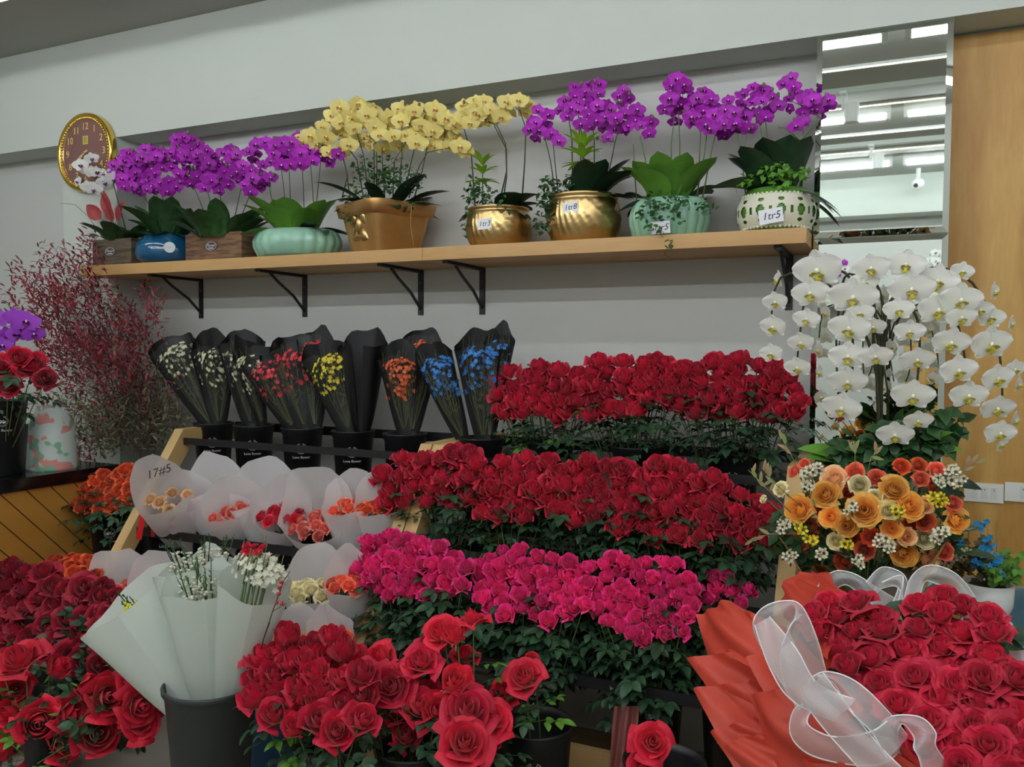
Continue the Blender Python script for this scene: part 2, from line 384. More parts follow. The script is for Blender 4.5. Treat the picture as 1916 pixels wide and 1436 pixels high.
# ------------------------------------------------------------------ buckets
BH = 0.33
def emblem_mesh(R):
    m = MB(); P = lambda x, z: V((math.sin(x / R) * (R + 0.0012 + z * 0.064), -math.cos(x / R) * (R + 0.0012 + z * 0.064), z))
    r = 0.021
    for k in range(24):
        a = 2 * PI * (k + 0.5) / 24
        if abs(a - PI / 2) < 0.2: continue
        for s in (-1, 1):
            rr = r + s * 0.0022; q = []
            for da, dr in ((-0.09, 0), (0, 0.0013), (0.12, 0.0012 * s), (0, -0.0013)):
                q.append(P(math.cos(a + da) * (rr + dr), math.sin(a + da) * (rr + dr)))
            m.add(q, [(0, 1, 2, 3)])
    for s in (-1, 1):          # two swans: neck arcs meeting in a heart, body and tail
        arc = [(0.0, -0.006), (0.0015, 0.0), (0.004, 0.004), (0.0075, 0.004), (0.0085, 0.0), (0.006, -0.003)]
        for (x0, z0), (x1, z1) in zip(arc, arc[1:]):
            d = V((x1 - x0, z1 - z0)).normalized() * 0.0009
            m.add([P(s * (x0 - d.y), z0 + d.x), P(s * (x0 + d.y), z0 - d.x), P(s * (x1 + d.y), z1 - d.x), P(s * (x1 - d.y), z1 + d.x)], [(0, 1, 2, 3)])
        body = [(0.003, -0.004), (0.009, -0.002), (0.0155, 0.001), (0.0135, -0.006), (0.008, -0.0095), (0.003, -0.009)]
        m.add([P(s * x, z) for x, z in body], [tuple(range(6))])
    return m.mesh('emblem', whitem, False)
EMB = emblem_mesh(0.0842)
LET = text_mesh('Love flower', 0.0165, 'lettering', whitem)
for v_ in LET.vertices:
    x, z = v_.co.x, v_.co.y; R_ = 0.0832; q_ = R_ + z * 0.064; v_.co = (math.sin(x / R_) * q_, -math.cos(x / R_) * q_, z)
def bucket_mesh(rt, rb, h):
    m = MB(); m.lathe([(0.001, 0.0), (rb, 0.0), (rb + 0.003, 0.004), (rt - 0.006, h - 0.03), (rt - 0.002, h - 0.028), (rt - 0.001, h - 0.008), (rt + 0.003, h - 0.004), (rt + 0.002, h), (rt - 0.004, h), (rt - 0.008, h - 0.02), (rb - 0.002, 0.012), (0.001, 0.012)], 40)
    return m.mesh('bucket', blackp, True)
BM = bucket_mesh(0.094, 0.066, BH)
def bucket(x, y, z, label, group=None, rz=None, mesh=None, logo=True, scale=1.0):
    if rz is None: d = CAM - V((x, y, z)); rz = math.atan2(d.x, -d.y) * 0.9
    t = thing('flower_bucket', label, 'bucket', (x, y, z), rz, group)
    t.scale = (scale,) * 3
    put('bucket_body', mesh or BM, t)
    if logo:
        put('emblem', EMB, t, T(0, 0, BH - 0.088), 'white wreath emblem with two swans')
        put('lettering', LET, t, T(0, 0, BH - 0.128), 'white lettering under the emblem')
    return t
# ================================================================== FLOWERS: shared shapes
def rose_mesh(name, m, op, seed, N=19, cup=0.0):
    rnd = random.Random(seed); mb = MB()
    for i in range(N):
        t = i / (N - 1); th = i * 2.4 + rnd.uniform(-.25, .25)
        rt = 0.07 + (t ** (0.62 if cup else 0.85)) * (0.50 + 0.36 * op) + rnd.uniform(-.03, .03)
        h = (0.95 if cup else 1.22) - 0.12 * t - (0.3 if cup else .42) * t * op + rnd.uniform(-.05, .05) - cup * (1 - t) * 0.1
        ph = 1.75 + (0.72 - 1.75) * t ** 0.7; fl = op * 0.34 * t ** 1.5; k1 = rnd.uniform(0, 6); tw = rnd.uniform(-.25, .25)
        tip = rnd.uniform(0, 0.12) * t
        def f(u, v):
            uu = u * 2 - 1
            pr = math.sin(min(v * 1.1, 1) * PI / 2) ** 0.75
            rho = 0.08 + (rt - 0.08) * pr - 0.16 * max(0, v - .55) * (1 - t) * (rt > .2)
            rho += fl * v ** 3 + 0.09 * t * uu * uu * v
            z = h * v * (1 - (0.22 + .22 * t) * abs(uu) ** 2.4 * v) - fl * 0.9 * v ** 4 + 0.025 * math.sin(4 * uu + k1) * v * (1 + t) + tip * max(0, 1 - abs(uu) * 2) * v
            a = th + tw * v + uu * ph * min(1, (v * 1.5 + .08)) ** .7 * (1 - .22 * t * v ** 3)
            return (rho * math.cos(a), rho * math.sin(a), z)
        mb.grid(f, 8, 6)
    return mb.mesh(name, m, True)
def petal_mat(name, col, vary=0.16, trans=0.16, deep=None):
    return mat(name, col, 0.62, vary=vary, trans=trans, sheen=0.15, noisecol=deep, scale=1.6)
RED = petal_mat('petal_red', (212, 16, 62), deep=(188, 8, 50))
CRIM = petal_mat('petal_crimson', (182, 14, 52), deep=(152, 8, 42))
SCAR = petal_mat('petal_scarlet', (230, 26, 62), deep=(210, 14, 52))
PINK = petal_mat('petal_hot_pink', (248, 48, 144), deep=(236, 30, 126))
CORAL = petal_mat('petal_coral', (250, 124, 92)); SALM = petal_mat('petal_salmon', (240, 128, 112)); ORNG = petal_mat('petal_orange', (255, 198, 84), trans=.4, deep=(255, 208, 116))
PEACH = petal_mat('petal_peach', (254, 214, 164), trans=.28); CREAM = petal_mat('petal_cream', (248, 238, 190)); RUST = petal_mat('petal_rust', (226, 98, 54)); DORG = petal_mat('petal_deep_orange', (222, 84, 36), deep=(232, 104, 50))
ROSES = {}
def roses(m, kind):
    k = (m.name, kind)
    if k not in ROSES:
        op = {'bud': (0.05, .2), 'rose': (.35, .6), 'open': (.85, 1.05), 'full': (.5, .65)}[kind]
        ROSES[k] = [rose_mesh('rose_bloom', m, op[0] + (op[1] - op[0]) * j / 2, 11 + 7 * j, 32 if kind == 'full' else 19, 0.3 if kind == 'full' else 0) for j in range(3)]
    return ROSES[k]
def leaf_into(mb, p, d, n, L, W, droop=0.3, cup=0.15, nu=4, nv=5, tip=0.75, pw=.8):
    p, d = V(p), V(d).normalized(); side = d.cross(n).normalized(); nn = side.cross(d).normalized()
    def f(u, v):
        uu = u * 2 - 1; wv = math.sin(PI * min(1, v ** tip * 0.98 + .02)) ** pw * W / 2
        return p + d * (L * v * (1 - .12 * droop * v)) + side * uu * wv + nn * (cup * W * abs(uu) ** 1.5 * math.sin(PI * v) - droop * L * v * v * .6)
    mb.grid(f, nu, nv)
def calyx_mesh():
    m = MB(); m.lathe([(0.09, -0.18), (0.17, -0.08), (0.2, 0.05), (0.14, 0.12)], 10)
    for k in range(5):
        a = 2 * PI * k / 5; d = V((math.cos(a), math.sin(a), -.3 if k % 2 else .2)); leaf_into(m, V((math.cos(a) * .15, math.sin(a) * .15, .02)), d, V((0, 0, 1)), .85, .2, .5, .1, 2, 4, .6)
    return m.mesh('calyx', leafb, True)
CALYX = calyx_mesh()
STEM = MB().tube([(0, 0, 0), (0.01, 0.004, .35), (-.006, 0, .7), (0, 0, 1)], 1.0, 5)
STEM.v = [(x if abs(x) < .5 else x, y, z) for x, y, z in STEM.v]
def stem_mesh(name, m): 
    mb = MB(); n = 5; pts = [(0, 0, 0), (0, 0, .5), (0, 0, 1)]
    mb.tube(pts, 1.0, n); return mb.mesh(name, m, True)
STEM = stem_mesh('stem', stemm); STEMD = stem_mesh('stem_dark', stemd)
def foliage_mesh(seed, n=3, L=0.034, m=None, spread=1.0):     # compound rose leaves around a stem, in metres
    rnd = random.Random(seed); mb = MB()
    for k in range(n):
        a = rnd.uniform(0, 2 * PI) if n < 3 else 2 * PI * k / n + rnd.uniform(-.5, .5); z0 = rnd.uniform(-.07, .03)
        d = V((math.cos(a), math.sin(a), rnd.uniform(-.15, .5))).normalized(); p = V((0, 0, z0)); q = p + d * 0.085 * spread + V((0, 0, -.012))
        mb.tube([p, (p + q) / 2 + V((0, 0, .006)), q], 0.0009, 3, cap=False)
        nn = V((0, 0, 1)); sd = d.cross(nn).normalized()
        ll = L * rnd.uniform(.85, 1.25)
        leaf_into(mb, q, d + V((0, 0, -.35)), nn, ll * 1.15, ll * .68, .35, .12)
        for fr, sc_ in ((.92, 1), (.55, .85)):
            for s in (-1, 1):
                dd = d * .55 + sd * s + V((0, 0, rnd.uniform(-.5, .05)))
                leaf_into(mb, p.lerp(q, fr), dd, nn + V((rnd.uniform(-.4, .4), rnd.uniform(-.4, .4), 0)), ll * sc_, ll * .62 * sc_, .3, .12)
    return mb.mesh('foliage', m or leafr, True)
FOL = [foliage_mesh(s) for s in range(6)]
FOLB = [foliage_mesh(20 + s, 2, 0.03, leafb) for s in range(3)]

ROSE_LOG = []                     # (bucket phrase, colour word, group) -> thing, for the labels
rngg = random.Random(5)
def rose(base, pos, n, r, m, kind, log, fol=True, cal=True, bright=False):
    base, pos = V(base), V(pos); n = V(n).normalized()
    t = bpy.data.objects.new({PINK: 'pink_rose', DORG: 'orange_rose'}.get(m, 'red_rose'), None); COL.objects.link(t); t.location = base; t.empty_display_size = .01
    neck = pos - n * r * 0.15
    put('bloom', rngg.choice(roses(m, kind)), t, aim(pos - base - n * r * .15, n, r * 1.3, rngg.uniform(0, 6)))
    s = put('stem', STEM, t, aim(V((0, 0, 0)), neck - base, 0.0022, 0, (neck - base).length))
    if cal: put('calyx', CALYX, t, aim(pos - base, n, r * .9, rngg.uniform(0, 6)))
    if fol:
        for frac in fol if isinstance(fol, (list, tuple)) else (0.11,):
            d = (neck - base).normalized(); q = neck - d * frac - base
            put('foliage', rngg.choice(FOLB if bright and rngg.random() < .3 else FOL), t, aim(q, d, rngg.uniform(.85, 1.2), rngg.uniform(0, 6)))
    ROSE_LOG.append((t, pos.copy(), log))
    return t
def scatter(ells, n, gap, seed):       # dart throwing inside ellipses given in photo pixels
    rnd = random.Random(seed); pts = []; tries = 0; g = gap
    tot = sum(e[2] * e[3] for e in ells)
    while len(pts) < n and tries < 12000:
        tries += 1
        if tries % 1500 == 0: g *= .93
        x = rnd.uniform(0, tot)
        for e in ells:
            x -= e[2] * e[3]
            if x <= 0: break
        a = rnd.uniform(0, 2 * PI); rr = math.sqrt(rnd.random()); p = (e[0] + e[2] * rr * math.cos(a), e[1] + e[3] * rr * math.sin(a))
        if all((p[0] - q[0]) ** 2 + ((p[1] - q[1]) * 1.15) ** 2 > g * g for q in pts): pts.append(p)
    return pts
def rose_cluster(ells, n, gap, rpx, Yc, m, kind, base, log, seed, slope=0.0011, face=0.5, fol=(0.07, 0.14), bright=False, jit=0.02, kinds=None):
    """blooms fill the shape; higher ones stand farther back, all stems meet in one bucket"""
    rnd = random.Random(seed); pts = scatter(ells, n, gap, seed)
    cx = sum(p[0] for p in pts) / len(pts); y1 = max(p[1] for p in pts); y0 = min(p[1] for p in pts)
    ym = (y0 + y1) / 2; base = V(base)
    for (x, y) in pts:
        Y = Yc + (ym - y) * slope + rnd.uniform(-jit, jit); p = at(x, y, Y)
        tocam = (CAM - p).normalized(); out = (p - (base + V((0, 0, .10)))).normalized()
        nn = out * (1 - face) + tocam * face + V((0, 0, .25)) + V((rnd.uniform(-.3, .3), rnd.uniform(-.3, .3), rnd.uniform(-.2, .2)))
        low = (y - y0) / max(1, y1 - y0)
        b = base + V((rnd.uniform(-.045, .045), rnd.uniform(-.045, .045), 0))
        rose(b, p, nn, mpp(p) * rpx * rnd.uniform(.9, 1.12), m, rnd.choice(kinds) if kinds else kind, log, None if not fol else fol if low > .45 else (fol[0],) if low > .2 else None, cal=low > .3, bright=bright)

# ================================================================== RIGHT RACK: roses
def tier_bucket(px, tier, label, group):
    Y, z = TIERS[tier]; yy = {0: 815, 1: 1000, 2: 1290}[tier]
    x = at(px, {0: 835, 1: 975, 2: 1260}[tier], Y).x
    bucket(x, Y, z + 0.001, label, group)
    return V((x, Y, z + 0.02))
G1, G2, G3 = 'buckets on the top tiers of the racks', 'buckets on the middle tiers of the racks', 'buckets on the lowest tiers of the racks'
b = tier_bucket(1030, 0, 'black bucket of red roses next to the blue bouquets, top tier', G1)
rose_cluster([(965, 745, 42, 40), (1030, 745, 60, 45), (1010, 720, 55, 25)], 24, 27, 21, -0.37, RED, 'rose', b, ('red', 'top-tier bucket beside the blue bouquets', 'red roses in the top-tier bucket beside the blue bouquets'), 1, bright=True)
b = tier_bucket(1190, 0, 'black bucket of red roses in the middle of the top tier', G1)
rose_cluster([(1165, 730, 90, 50), (1200, 725, 85, 45), (1110, 760, 30, 30)], 30, 27, 21, -0.37, RED, 'rose', b, ('red', 'middle top-tier rose bucket', 'red roses in the middle top-tier bucket'), 2)
b = tier_bucket(1372, 0, 'black bucket of red roses at the right end of the top tier', G1)
rose_cluster([(1330, 735, 80, 50), (1420, 740, 80, 55), (1370, 725, 90, 40), (1455, 760, 40, 28)], 36, 27, 21, -0.37, RED, 'rose', b, ('red', 'right-end top-tier bucket', 'red roses in the right-end top-tier bucket'), 3)

for k, (px, ells, n, w_) in enumerate((
        (820, [(800, 905, 85, 45), (850, 905, 60, 50), (770, 925, 55, 35)], 27, 'leftmost'),
        (965, [(945, 925, 75, 50), (1000, 905, 60, 40), (960, 960, 40, 22)], 26, 'second'),
        (1120, [(1110, 930, 80, 60), (1170, 950, 60, 55), (1080, 960, 40, 35)], 32, 'third'),
        (1300, [(1260, 955, 75, 65), (1330, 965, 75, 62), (1390, 985, 55, 45), (1250, 905, 35, 30)], 40, 'rightmost'))):
    wl = {'leftmost': 'leftmost', 'second': 'second from the left', 'third': 'third from the left', 'rightmost': 'rightmost'}[w_]
    b = tier_bucket(px, 1, 'black bucket of red roses, %s on the right rack\'s middle tier' % wl, G2)
    rose_cluster(ells, n, 27, 21, -0.70, RED, 'rose', b, ('red', w_ + ' middle-tier rose bucket', 'red roses in the %s middle-tier bucket' % w_), 10 + k)
for k, (px, ells, n, w_) in enumerate((
        (790, [(770, 1075, 100, 50), (730, 1050, 55, 42), (820, 1075, 55, 45)], 46, 'left'),
        (1000, [(985, 1100, 90, 62), (960, 1065, 60, 35), (1040, 1110, 60, 60)], 46, 'middle'),
        (1225, [(1200, 1125, 100, 62), (1150, 1105, 60, 55), (1240, 1100, 60, 42), (1220, 1175, 60, 30)], 50, 'right'),
        (1370, [(1325, 1100, 60, 30), (1380, 1118, 18, 22)], 10, 'hidden'))):
    wl = w_ if w_ != 'hidden' else 'far right'
    b = tier_bucket(px, 2, 'black bucket of hot pink roses, %s on the lowest tier' % wl, G3)
    rose_cluster(ells, n, 25, 16.5, -0.95 + (w_ == 'hidden') * .1, PINK, 'rose', b, ('hot pink', wl + ' lowest-tier bucket', 'hot pink roses in the %s lowest-tier bucket' % wl), 20 + k, fol=(0.09, 0.15, 0.21), slope=.0013)

# ================================================================== FRONT: loose red roses in floor buckets
BIG = bucket_mesh(0.125, 0.09, 0.40)
def floor_bucket(px, py, z, label, mesh=None, logo=False, scale=1.0, h=None):   # rim centre seen at a pixel
    hh = (h or BH) * scale; p = atz(px, py, hh); bucket(p.x, p.y, 0.0, label, 'black buckets on the floor', mesh=mesh, logo=logo, scale=scale)
    return V((p.x, p.y, 0.05))
def placed(lst, Y, m, kind, base, log, slope=0.0, face=.55, fol=(.10,), seed=0, bright=True):
    rnd = random.Random(seed)
    for it in lst:
        x, y, r = it[:3]; YY = Y + slope * (lst[0][1] - y) * 0 + (it[3] if len(it) > 3 else 0) + rnd.uniform(-.02, .02); p = at(x, y, YY)
        tc = (CAM - p).normalized(); out = (p - (V(base) + V((0, 0, .25)))).normalized()
        n = tc * face + out * (1 - face) + V((rnd.uniform(-.35, .35), rnd.uniform(-.3, .3), rnd.uniform(-.1, .35)))
        if len(it) > 4: n = V(it[4])
        rose(V(base) + V((rnd.uniform(-.04, .04), rnd.uniform(-.04, .04), 0)), p, n, mpp(p) * r * .84, m if not isinstance(m, list) else rnd.choice(m), kind if isinstance(kind, str) else rnd.choice(kind), log, fol, bright=bright)
def fbase(px, Y): p = at(px, 1300, Y); return V((p.x, Y, 0.05))
# dark red bunch far left
p = fbase(95, -1.15); bucket(p.x, p.y, 0, 'black floor bucket of dark crimson roses behind the open red ones', 'black buckets on the floor', scale=1.0, logo=False)
rose_cluster([(70, 1150, 95, 75), (150, 1170, 80, 75), (30, 1120, 45, 50), (205, 1215, 45, 45), (40, 1210, 50, 40)], 48, 32, 22, -1.2, CRIM, 'rose', p, ('crimson', 'dark bunch at the left edge', 'dark crimson roses in the bunch at the left edge'), 40, fol=(.1,), kinds=['rose', 'open'])
# open roses, left front
p = fbase(75, -1.62); bucket(p.x, p.y, 0, 'dark grey floor bucket of open scarlet roses at the bottom left corner', 'black buckets on the floor', scale=.62, logo=False)
placed([(45, 1245, 40), (95, 1262, 32, .05), (30, 1330, 36), (75, 1345, 40), (120, 1335, 38), (150, 1288, 30, .05), (195, 1305, 46), (180, 1375, 48), (110, 1398, 36), (60, 1410, 38), (18, 1395, 38), (262, 1268, 38, .05), (255, 1318, 36), (262, 1355, 30), (30, 1290, 32, .06), (232, 1345, 34, .04), (5, 1255, 30), (150, 1340, 30, .08)], -1.6, SCAR, ['open', 'open', 'rose'], p, ('scarlet', 'bottom left corner bunch', 'open scarlet roses at the bottom left corner'), seed=3)
p = fbase(225, -1.35); bucket(p.x, p.y, 0, 'black floor bucket standing between the scarlet roses and the white wraps', 'black buckets on the floor', scale=.6, logo=False)
# front centre
p = floor_bucket(622, 1385, 0, 'black floor bucket of red roses right of the tall white wraps')
rose_cluster([(540, 1260, 55, 55), (600, 1250, 60, 45), (560, 1330, 65, 50), (630, 1330, 55, 45), (520, 1310, 40, 50), (650, 1270, 30, 40)], 28, 43, 30, -1.62, RED, 'rose', p, ('deep red', 'bunch right of the white wraps', 'deep red roses right of the tall white wraps'), 50, fol=(.10,), kinds=['rose', 'rose', 'bud'], bright=True)
p = fbase(770, -1.5); bucket(p.x, p.y, 0, 'black floor bucket hidden under loose red roses in front of the racks', 'black buckets on the floor', logo=False)
placed([(665, 1245, 34, .08), (718, 1238, 32, .1), (690, 1275, 34, .05), (735, 1290, 42), (765, 1265, 30), (700, 1325, 46), (790, 1245, 32, .05), (740, 1340, 36, .03), (780, 1330, 38), (760, 1385, 34), (735, 1365, 28), (800, 1300, 26, .08), (655, 1290, 28, .1), (815, 1335, 36)], -1.52, [RED, SCAR], ['open', 'rose'], p, ('bright red', 'loose bunch before the rack post', 'bright red roses before the rack post'), seed=5)
p = fbase(890, -1.5); bucket(p.x, p.y, 0, 'black floor bucket of tall scarlet roses beneath the pink ones', 'black buckets on the floor', logo=False)
placed([(850, 1285, 38), (875, 1340, 46, -.02), (868, 1398, 44, -.1), (920, 1355, 34), (845, 1330, 34), (905, 1395, 30), (830, 1190, 32, .08), (805, 1215, 26, .1), (855, 1200, 30, .05), (885, 1170, 26, .12), (915, 1365, 36, .03), (870, 1235, 24, .15)], -1.5, [RED, SCAR], ['open', 'open', 'rose'], p, ('tall scarlet', 'loose bunch below the pink roses', 'tall scarlet roses below the pink roses'), seed=6)
p = fbase(1003, -1.30); bucket(p.x, p.y, 0.0, 'tall black floor bucket with white lettering below the middle pink roses', 'black buckets on the floor', logo=True, scale=1.12)
placed([(985, 1275, 34), (948, 1300, 28, .02), (1000, 1250, 26, .06)], -1.38, SCAR, ['open', 'rose'], p, ('leaning scarlet', 'lettered floor bucket', 'scarlet roses in the lettered floor bucket'), seed=7, fol=(.06, .12))
p = fbase(1245, -1.35); bucket(p.x, p.y, 0.0, 'black floor bucket beside the red paper wrapping', 'black buckets on the floor', logo=False, scale=1.1)
placed([(1218, 1392, 32), (1205, 1436, 28, -.03)], -1.5, SCAR, 'open', p, ('ragged scarlet', 'floor bucket beside the red paper', 'ragged scarlet roses beside the red paper'), seed=8, fol=None)

# orange rose bunches beside the counter
def crate(x, y, h, label):
    t = thing('wooden_crate', label, 'crate', (x, y, 0), 0, 'crates beside the counter'); cm = wood('crate_wood', (150, 112, 66), (120, 86, 48), 'X', 3, 3)
    for sx, sy in ((-1, -1), (1, -1), (1, 1), (-1, 1)): MB().box((sx * .1 - .012, sy * .1 - .012, 0), (sx * .1 + .012, sy * .1 + .012, h - .015)).build('corner_post', cm, t)
    for k in range(3):
        z = 0.02 + k * (h - .07) / 3
        for a, b in (((-.1, -.122, z), (.1, -.112, z + .05)), ((-.1, .112, z), (.1, .122, z + .05)), ((-.122, -.1, z), (-.112, .1, z + .05)), ((.112, -.1, z), (.122, .1, z + .05))): MB().box(a, b).build('slat', cm, t)
    MB().box((-.125, -.125, h - .015), (.125, .125, h)).build('lid', cm, t)
q = at(208, 955, -0.72); crate(q.x, q.y, q.z - BH - .002, 'wooden crate under the bucket of orange roses beside the counter')
bucket(q.x, q.y, q.z - BH, 'black bucket of orange roses between the counter and the rack', 'black buckets beside the counter')
rose_cluster([(190, 925, 55, 32), (235, 905, 32, 22), (165, 930, 30, 25)], 34, 18, 13, -0.74, DORG, 'full', (q.x, q.y, q.z - BH + .03), ('orange', 'bucket beside the counter', 'orange roses in the bucket beside the counter'), 60, fol=(.06,), slope=.002)
q = at(120, 1105, -1.0); bucket(q.x, q.y, 0, 'black bucket of orange roses behind the dark crimson bunch', 'black buckets beside the counter', logo=False, scale=1.2)
rose_cluster([(130, 1070, 50, 22), (85, 1082, 30, 18), (30, 1088, 30, 14)], 30, 17, 13, -1.02, DORG, 'full', (q.x, q.y, .05), ('orange', 'bunch behind the crimson roses', 'orange roses behind the crimson bunch'), 61, fol=None, slope=.002)

# labels: every rose says its row and place in its bunch
def label_roses():
    by = {}
    for t, p, lg in ROSE_LOG: by.setdefault(lg, []).append((pix(p), t))
    for (colr, where, grp), L in by.items():
        L.sort(key=lambda e: e[0][1]); n = len(L); rows_ = max(1, round(math.sqrt(n * .55))); 
        for k in range(rows_):
            row = sorted(L[k * n // rows_:(k + 1) * n // rows_], key=lambda e: e[0][0])
            rn = 'top row' if k == 0 else 'bottom row' if k == rows_ - 1 else ordinal(k) + ' row'
            if rows_ == 1: rn = 'only row'
            for j, (_, t) in enumerate(row):
                pl = 'leftmost' if j == 0 else 'rightmost' if j == len(row) - 1 else ordinal(j) + ' from left'
                tag(t, '%s rose, %s in %s, %s' % (colr, pl, rn, where), t.name.split('.')[0].replace('_', ' '), grp)
label_roses()
# ================================================================== ORCHIDS
def orchid_mesh(name, pm, lm, res=4, lip=True, wide=1.0, throat=None):
    """five tepals and a lip facing +Z, top of the flower along +Y, radius about 1"""
    m = MB(); m.use(pm)
    def petal(a, L, W, cup, tip=.6, back=0.0, sh=1.0):
        d = V((math.sin(a), math.cos(a), 0)); s = V((d.y, -d.x, 0))
        def f(u, v):
            uu = u * 2 - 1; wv = (math.sin(PI * min(1, (v ** tip) * .96 + .02))) ** sh * W / 2
            return d * (L * v) + s * uu * wv + V((0, 0, cup * (v * v * .6 - uu * uu * .25 * wv) - back + .04 * math.sin(3 * uu) * v))
        m.grid(f, res, res)
    petal(0, .86, .74, .12, .8, .04, .6); petal(2.25, .84, .62, .1, .8, .04, .6); petal(-2.25, .84, .62, .1, .8, .04, .6)
    petal(1.35, 1.02 * wide, 1.12, .14, .62, -.02, .55); petal(-1.35, 1.02 * wide, 1.12, .14, .62, -.02, .55)
    def lips(mb):
        mb.use(lm)
        for s in (-1, 1):
            mb.grid(lambda u, v: V((s * (.05 + .2 * math.sin(PI * v) + .02 * u), -.08 - .2 * v + .12 * u, .05 + .3 * u + .05 * v)), 2, 3)
        mb.grid(lambda u, v: V(((u - .5) * .3 * math.sin(PI * min(1, v * .8 + .2)), -.12 - .34 * v, .12 + .12 * math.sin(PI * v))), 3, 3)
        if throat: mb.use(throat)
        mb.ball((0, .04, .14), .09, 7, 4, (1, 1.3, 1))
    if lip: lips(m); return m.mesh(name, None, True)
    l = MB(); lips(l); return m.mesh(name, None, True), l.mesh('lip', None, True)
purp = mat('orchid_purple', (200, 46, 206), 0.6, vary=0.16, trans=0.25, noisecol=(172, 30, 182), scale=1.5); purplip = mat('orchid_purple_lip', (120, 10, 110), 0.5); purpc = mat('orchid_white_throat', (236, 210, 236), 0.5)
yel = mat('orchid_yellow', (236, 218, 116), 0.6, vary=0.08, trans=0.2, noisecol=(238, 226, 150), scale=1.4); yellip = mat('orchid_yellow_lip', (222, 178, 96), 0.5)
wht = mat('orchid_white', (238, 240, 234), 0.55, vary=0.03, trans=0.22); whtlip = mat('orchid_lip_yellow', (206, 196, 60), 0.5); whtc = mat('orchid_lip_column', (240, 236, 200), 0.5)
viol = mat('orchid_violet', (160, 60, 200), 0.6, vary=.1, trans=.2)
OP = [orchid_mesh('orchid_flower', purp, purplip, 5, throat=purpc, wide=w_) for w_ in (1, .9)]
OY = [orchid_mesh('orchid_flower', yel, yellip, 5, throat=whtc)]
OWS = [orchid_mesh('orchid_flower', wht, purplip, 5, throat=purpc)]
OV = [orchid_mesh('orchid_flower', viol, purplip, 4, throat=purpc)]
OW, OWL = orchid_mesh('orchid_flower', wht, whtlip, 7, lip=False, throat=whtc)
bud_m = MB().ball((0, 0, 0), 1, 6, 4, (1, 1, 1.3)).mesh('bud', mat('bud_green', (110, 96, 84), 0.6), True)
def orchid_leaf(root, p, ang, L, W, rise, m, droop=.55):
    mb = MB(); d = V((math.cos(ang), math.sin(ang), rise)); leaf_into(mb, p, d, V((0, 0, 1)), L, W * 1.12, droop * .8, .14, 4, 8, .85, .5)
    mb.build('leaf', m, root, True)
def spike(root, pts, rr=.0028, m=None):
    rl = root.location; MB().tube([V(p) - rl for p in pts], rr, 5, rr * .6).build('flower_stem', m or stemd, root, True)
def flowers(root, meshes, cl, Y, rpx, seed, ybase, yj=.05, buds=0, stems=True):
    """cl: ellipses (px,py,rx,ry,n); flowers face outwards and toward the room on short stalks"""
    rnd = random.Random(seed); rl = root.location; pd = MB()
    for (cx, cy, rx, ry, n) in cl:
        top = at(cx, cy, Y); ctr = at(cx, cy + ry * .3, Y + .03)
        for (x, y) in scatter([(cx, cy, rx, ry)], n, 1.25 * rpx, seed + int(cx)):
            p = at(x, y, Y + rnd.uniform(-yj, yj)); out = (p - ctr); out = out.normalized() if out.length > 1e-4 else V((0, -1, 0))
            n_ = (CAM - p).normalized() + out * .8 + V((rnd.uniform(-.4, .4), rnd.uniform(-.3, .3), rnd.uniform(-.3, .2)))
            put('orchid_flower', rnd.choice(meshes), root, aim(p - rl, n_, mpp(p) * rpx * rnd.uniform(.85, 1.15), rnd.uniform(-.3, .3)))
            if stems and rnd.random() < .6: pd.tube([p - rl - n_.normalized() * .004, (p + ctr) / 2 - rl + V((0, 0.01, 0)), ctr - rl], .0012, 3, cap=False)
        for k in range(buds):
            a = rnd.uniform(.2, PI - .2); p = at(cx + rx * 1.15 * math.cos(a), cy - ry * 1.2 * math.sin(a), Y)
            put('bud', bud_m, root, T(p - rl) @ Matrix.Scale(mpp(p) * 3.2, 4))
            pd.tube([p - rl, (p + ctr) / 2 - rl, ctr - rl], .001, 3, cap=False)
    if pd.v: pd.build('flower_stalks', stemd, root, True)
def ivy(root, lst, m, size, seed, name='ivy'):
    """small leaf clusters: (px,py,Y,rx,ry,n)"""
    rnd = random.Random(seed); mb = MB(); rl = root.location
    for (cx, cy, Y, rx, ry, n) in lst:
        for k in range(n):
            a = rnd.uniform(0, 6.28); q = math.sqrt(rnd.random()); p = at(cx + rx * q * math.cos(a), cy + ry * q * math.sin(a), Y + rnd.uniform(-.03, .03)) - rl
            d = V((rnd.uniform(-1, 1), rnd.uniform(-1, .3), rnd.uniform(-.9, .5))); s = size * rnd.uniform(.7, 1.3)
            leaf_into(mb, p, d, V((rnd.uniform(-.5, .5), -.6, .8)), s, s * .75, .3, .1, 2, 3, .6)
            if k % 4 == 0: mb.tube([p, p + V((rnd.uniform(-.02, .02), .02, -.02)), p + V((rnd.uniform(-.02, .02), .04, rnd.uniform(-.03, 0)))], .0008, 3, cap=False)
    o = mb.build(name, m, root, True); return o
def pot_at(px0, px1, pyb, Y):                 # centre point on the shelf and radius from the visible sides
    a, b = at(px0, pyb, Y), at(px1, pyb, Y); return (a + b) / 2, (b.x - a.x) / 2
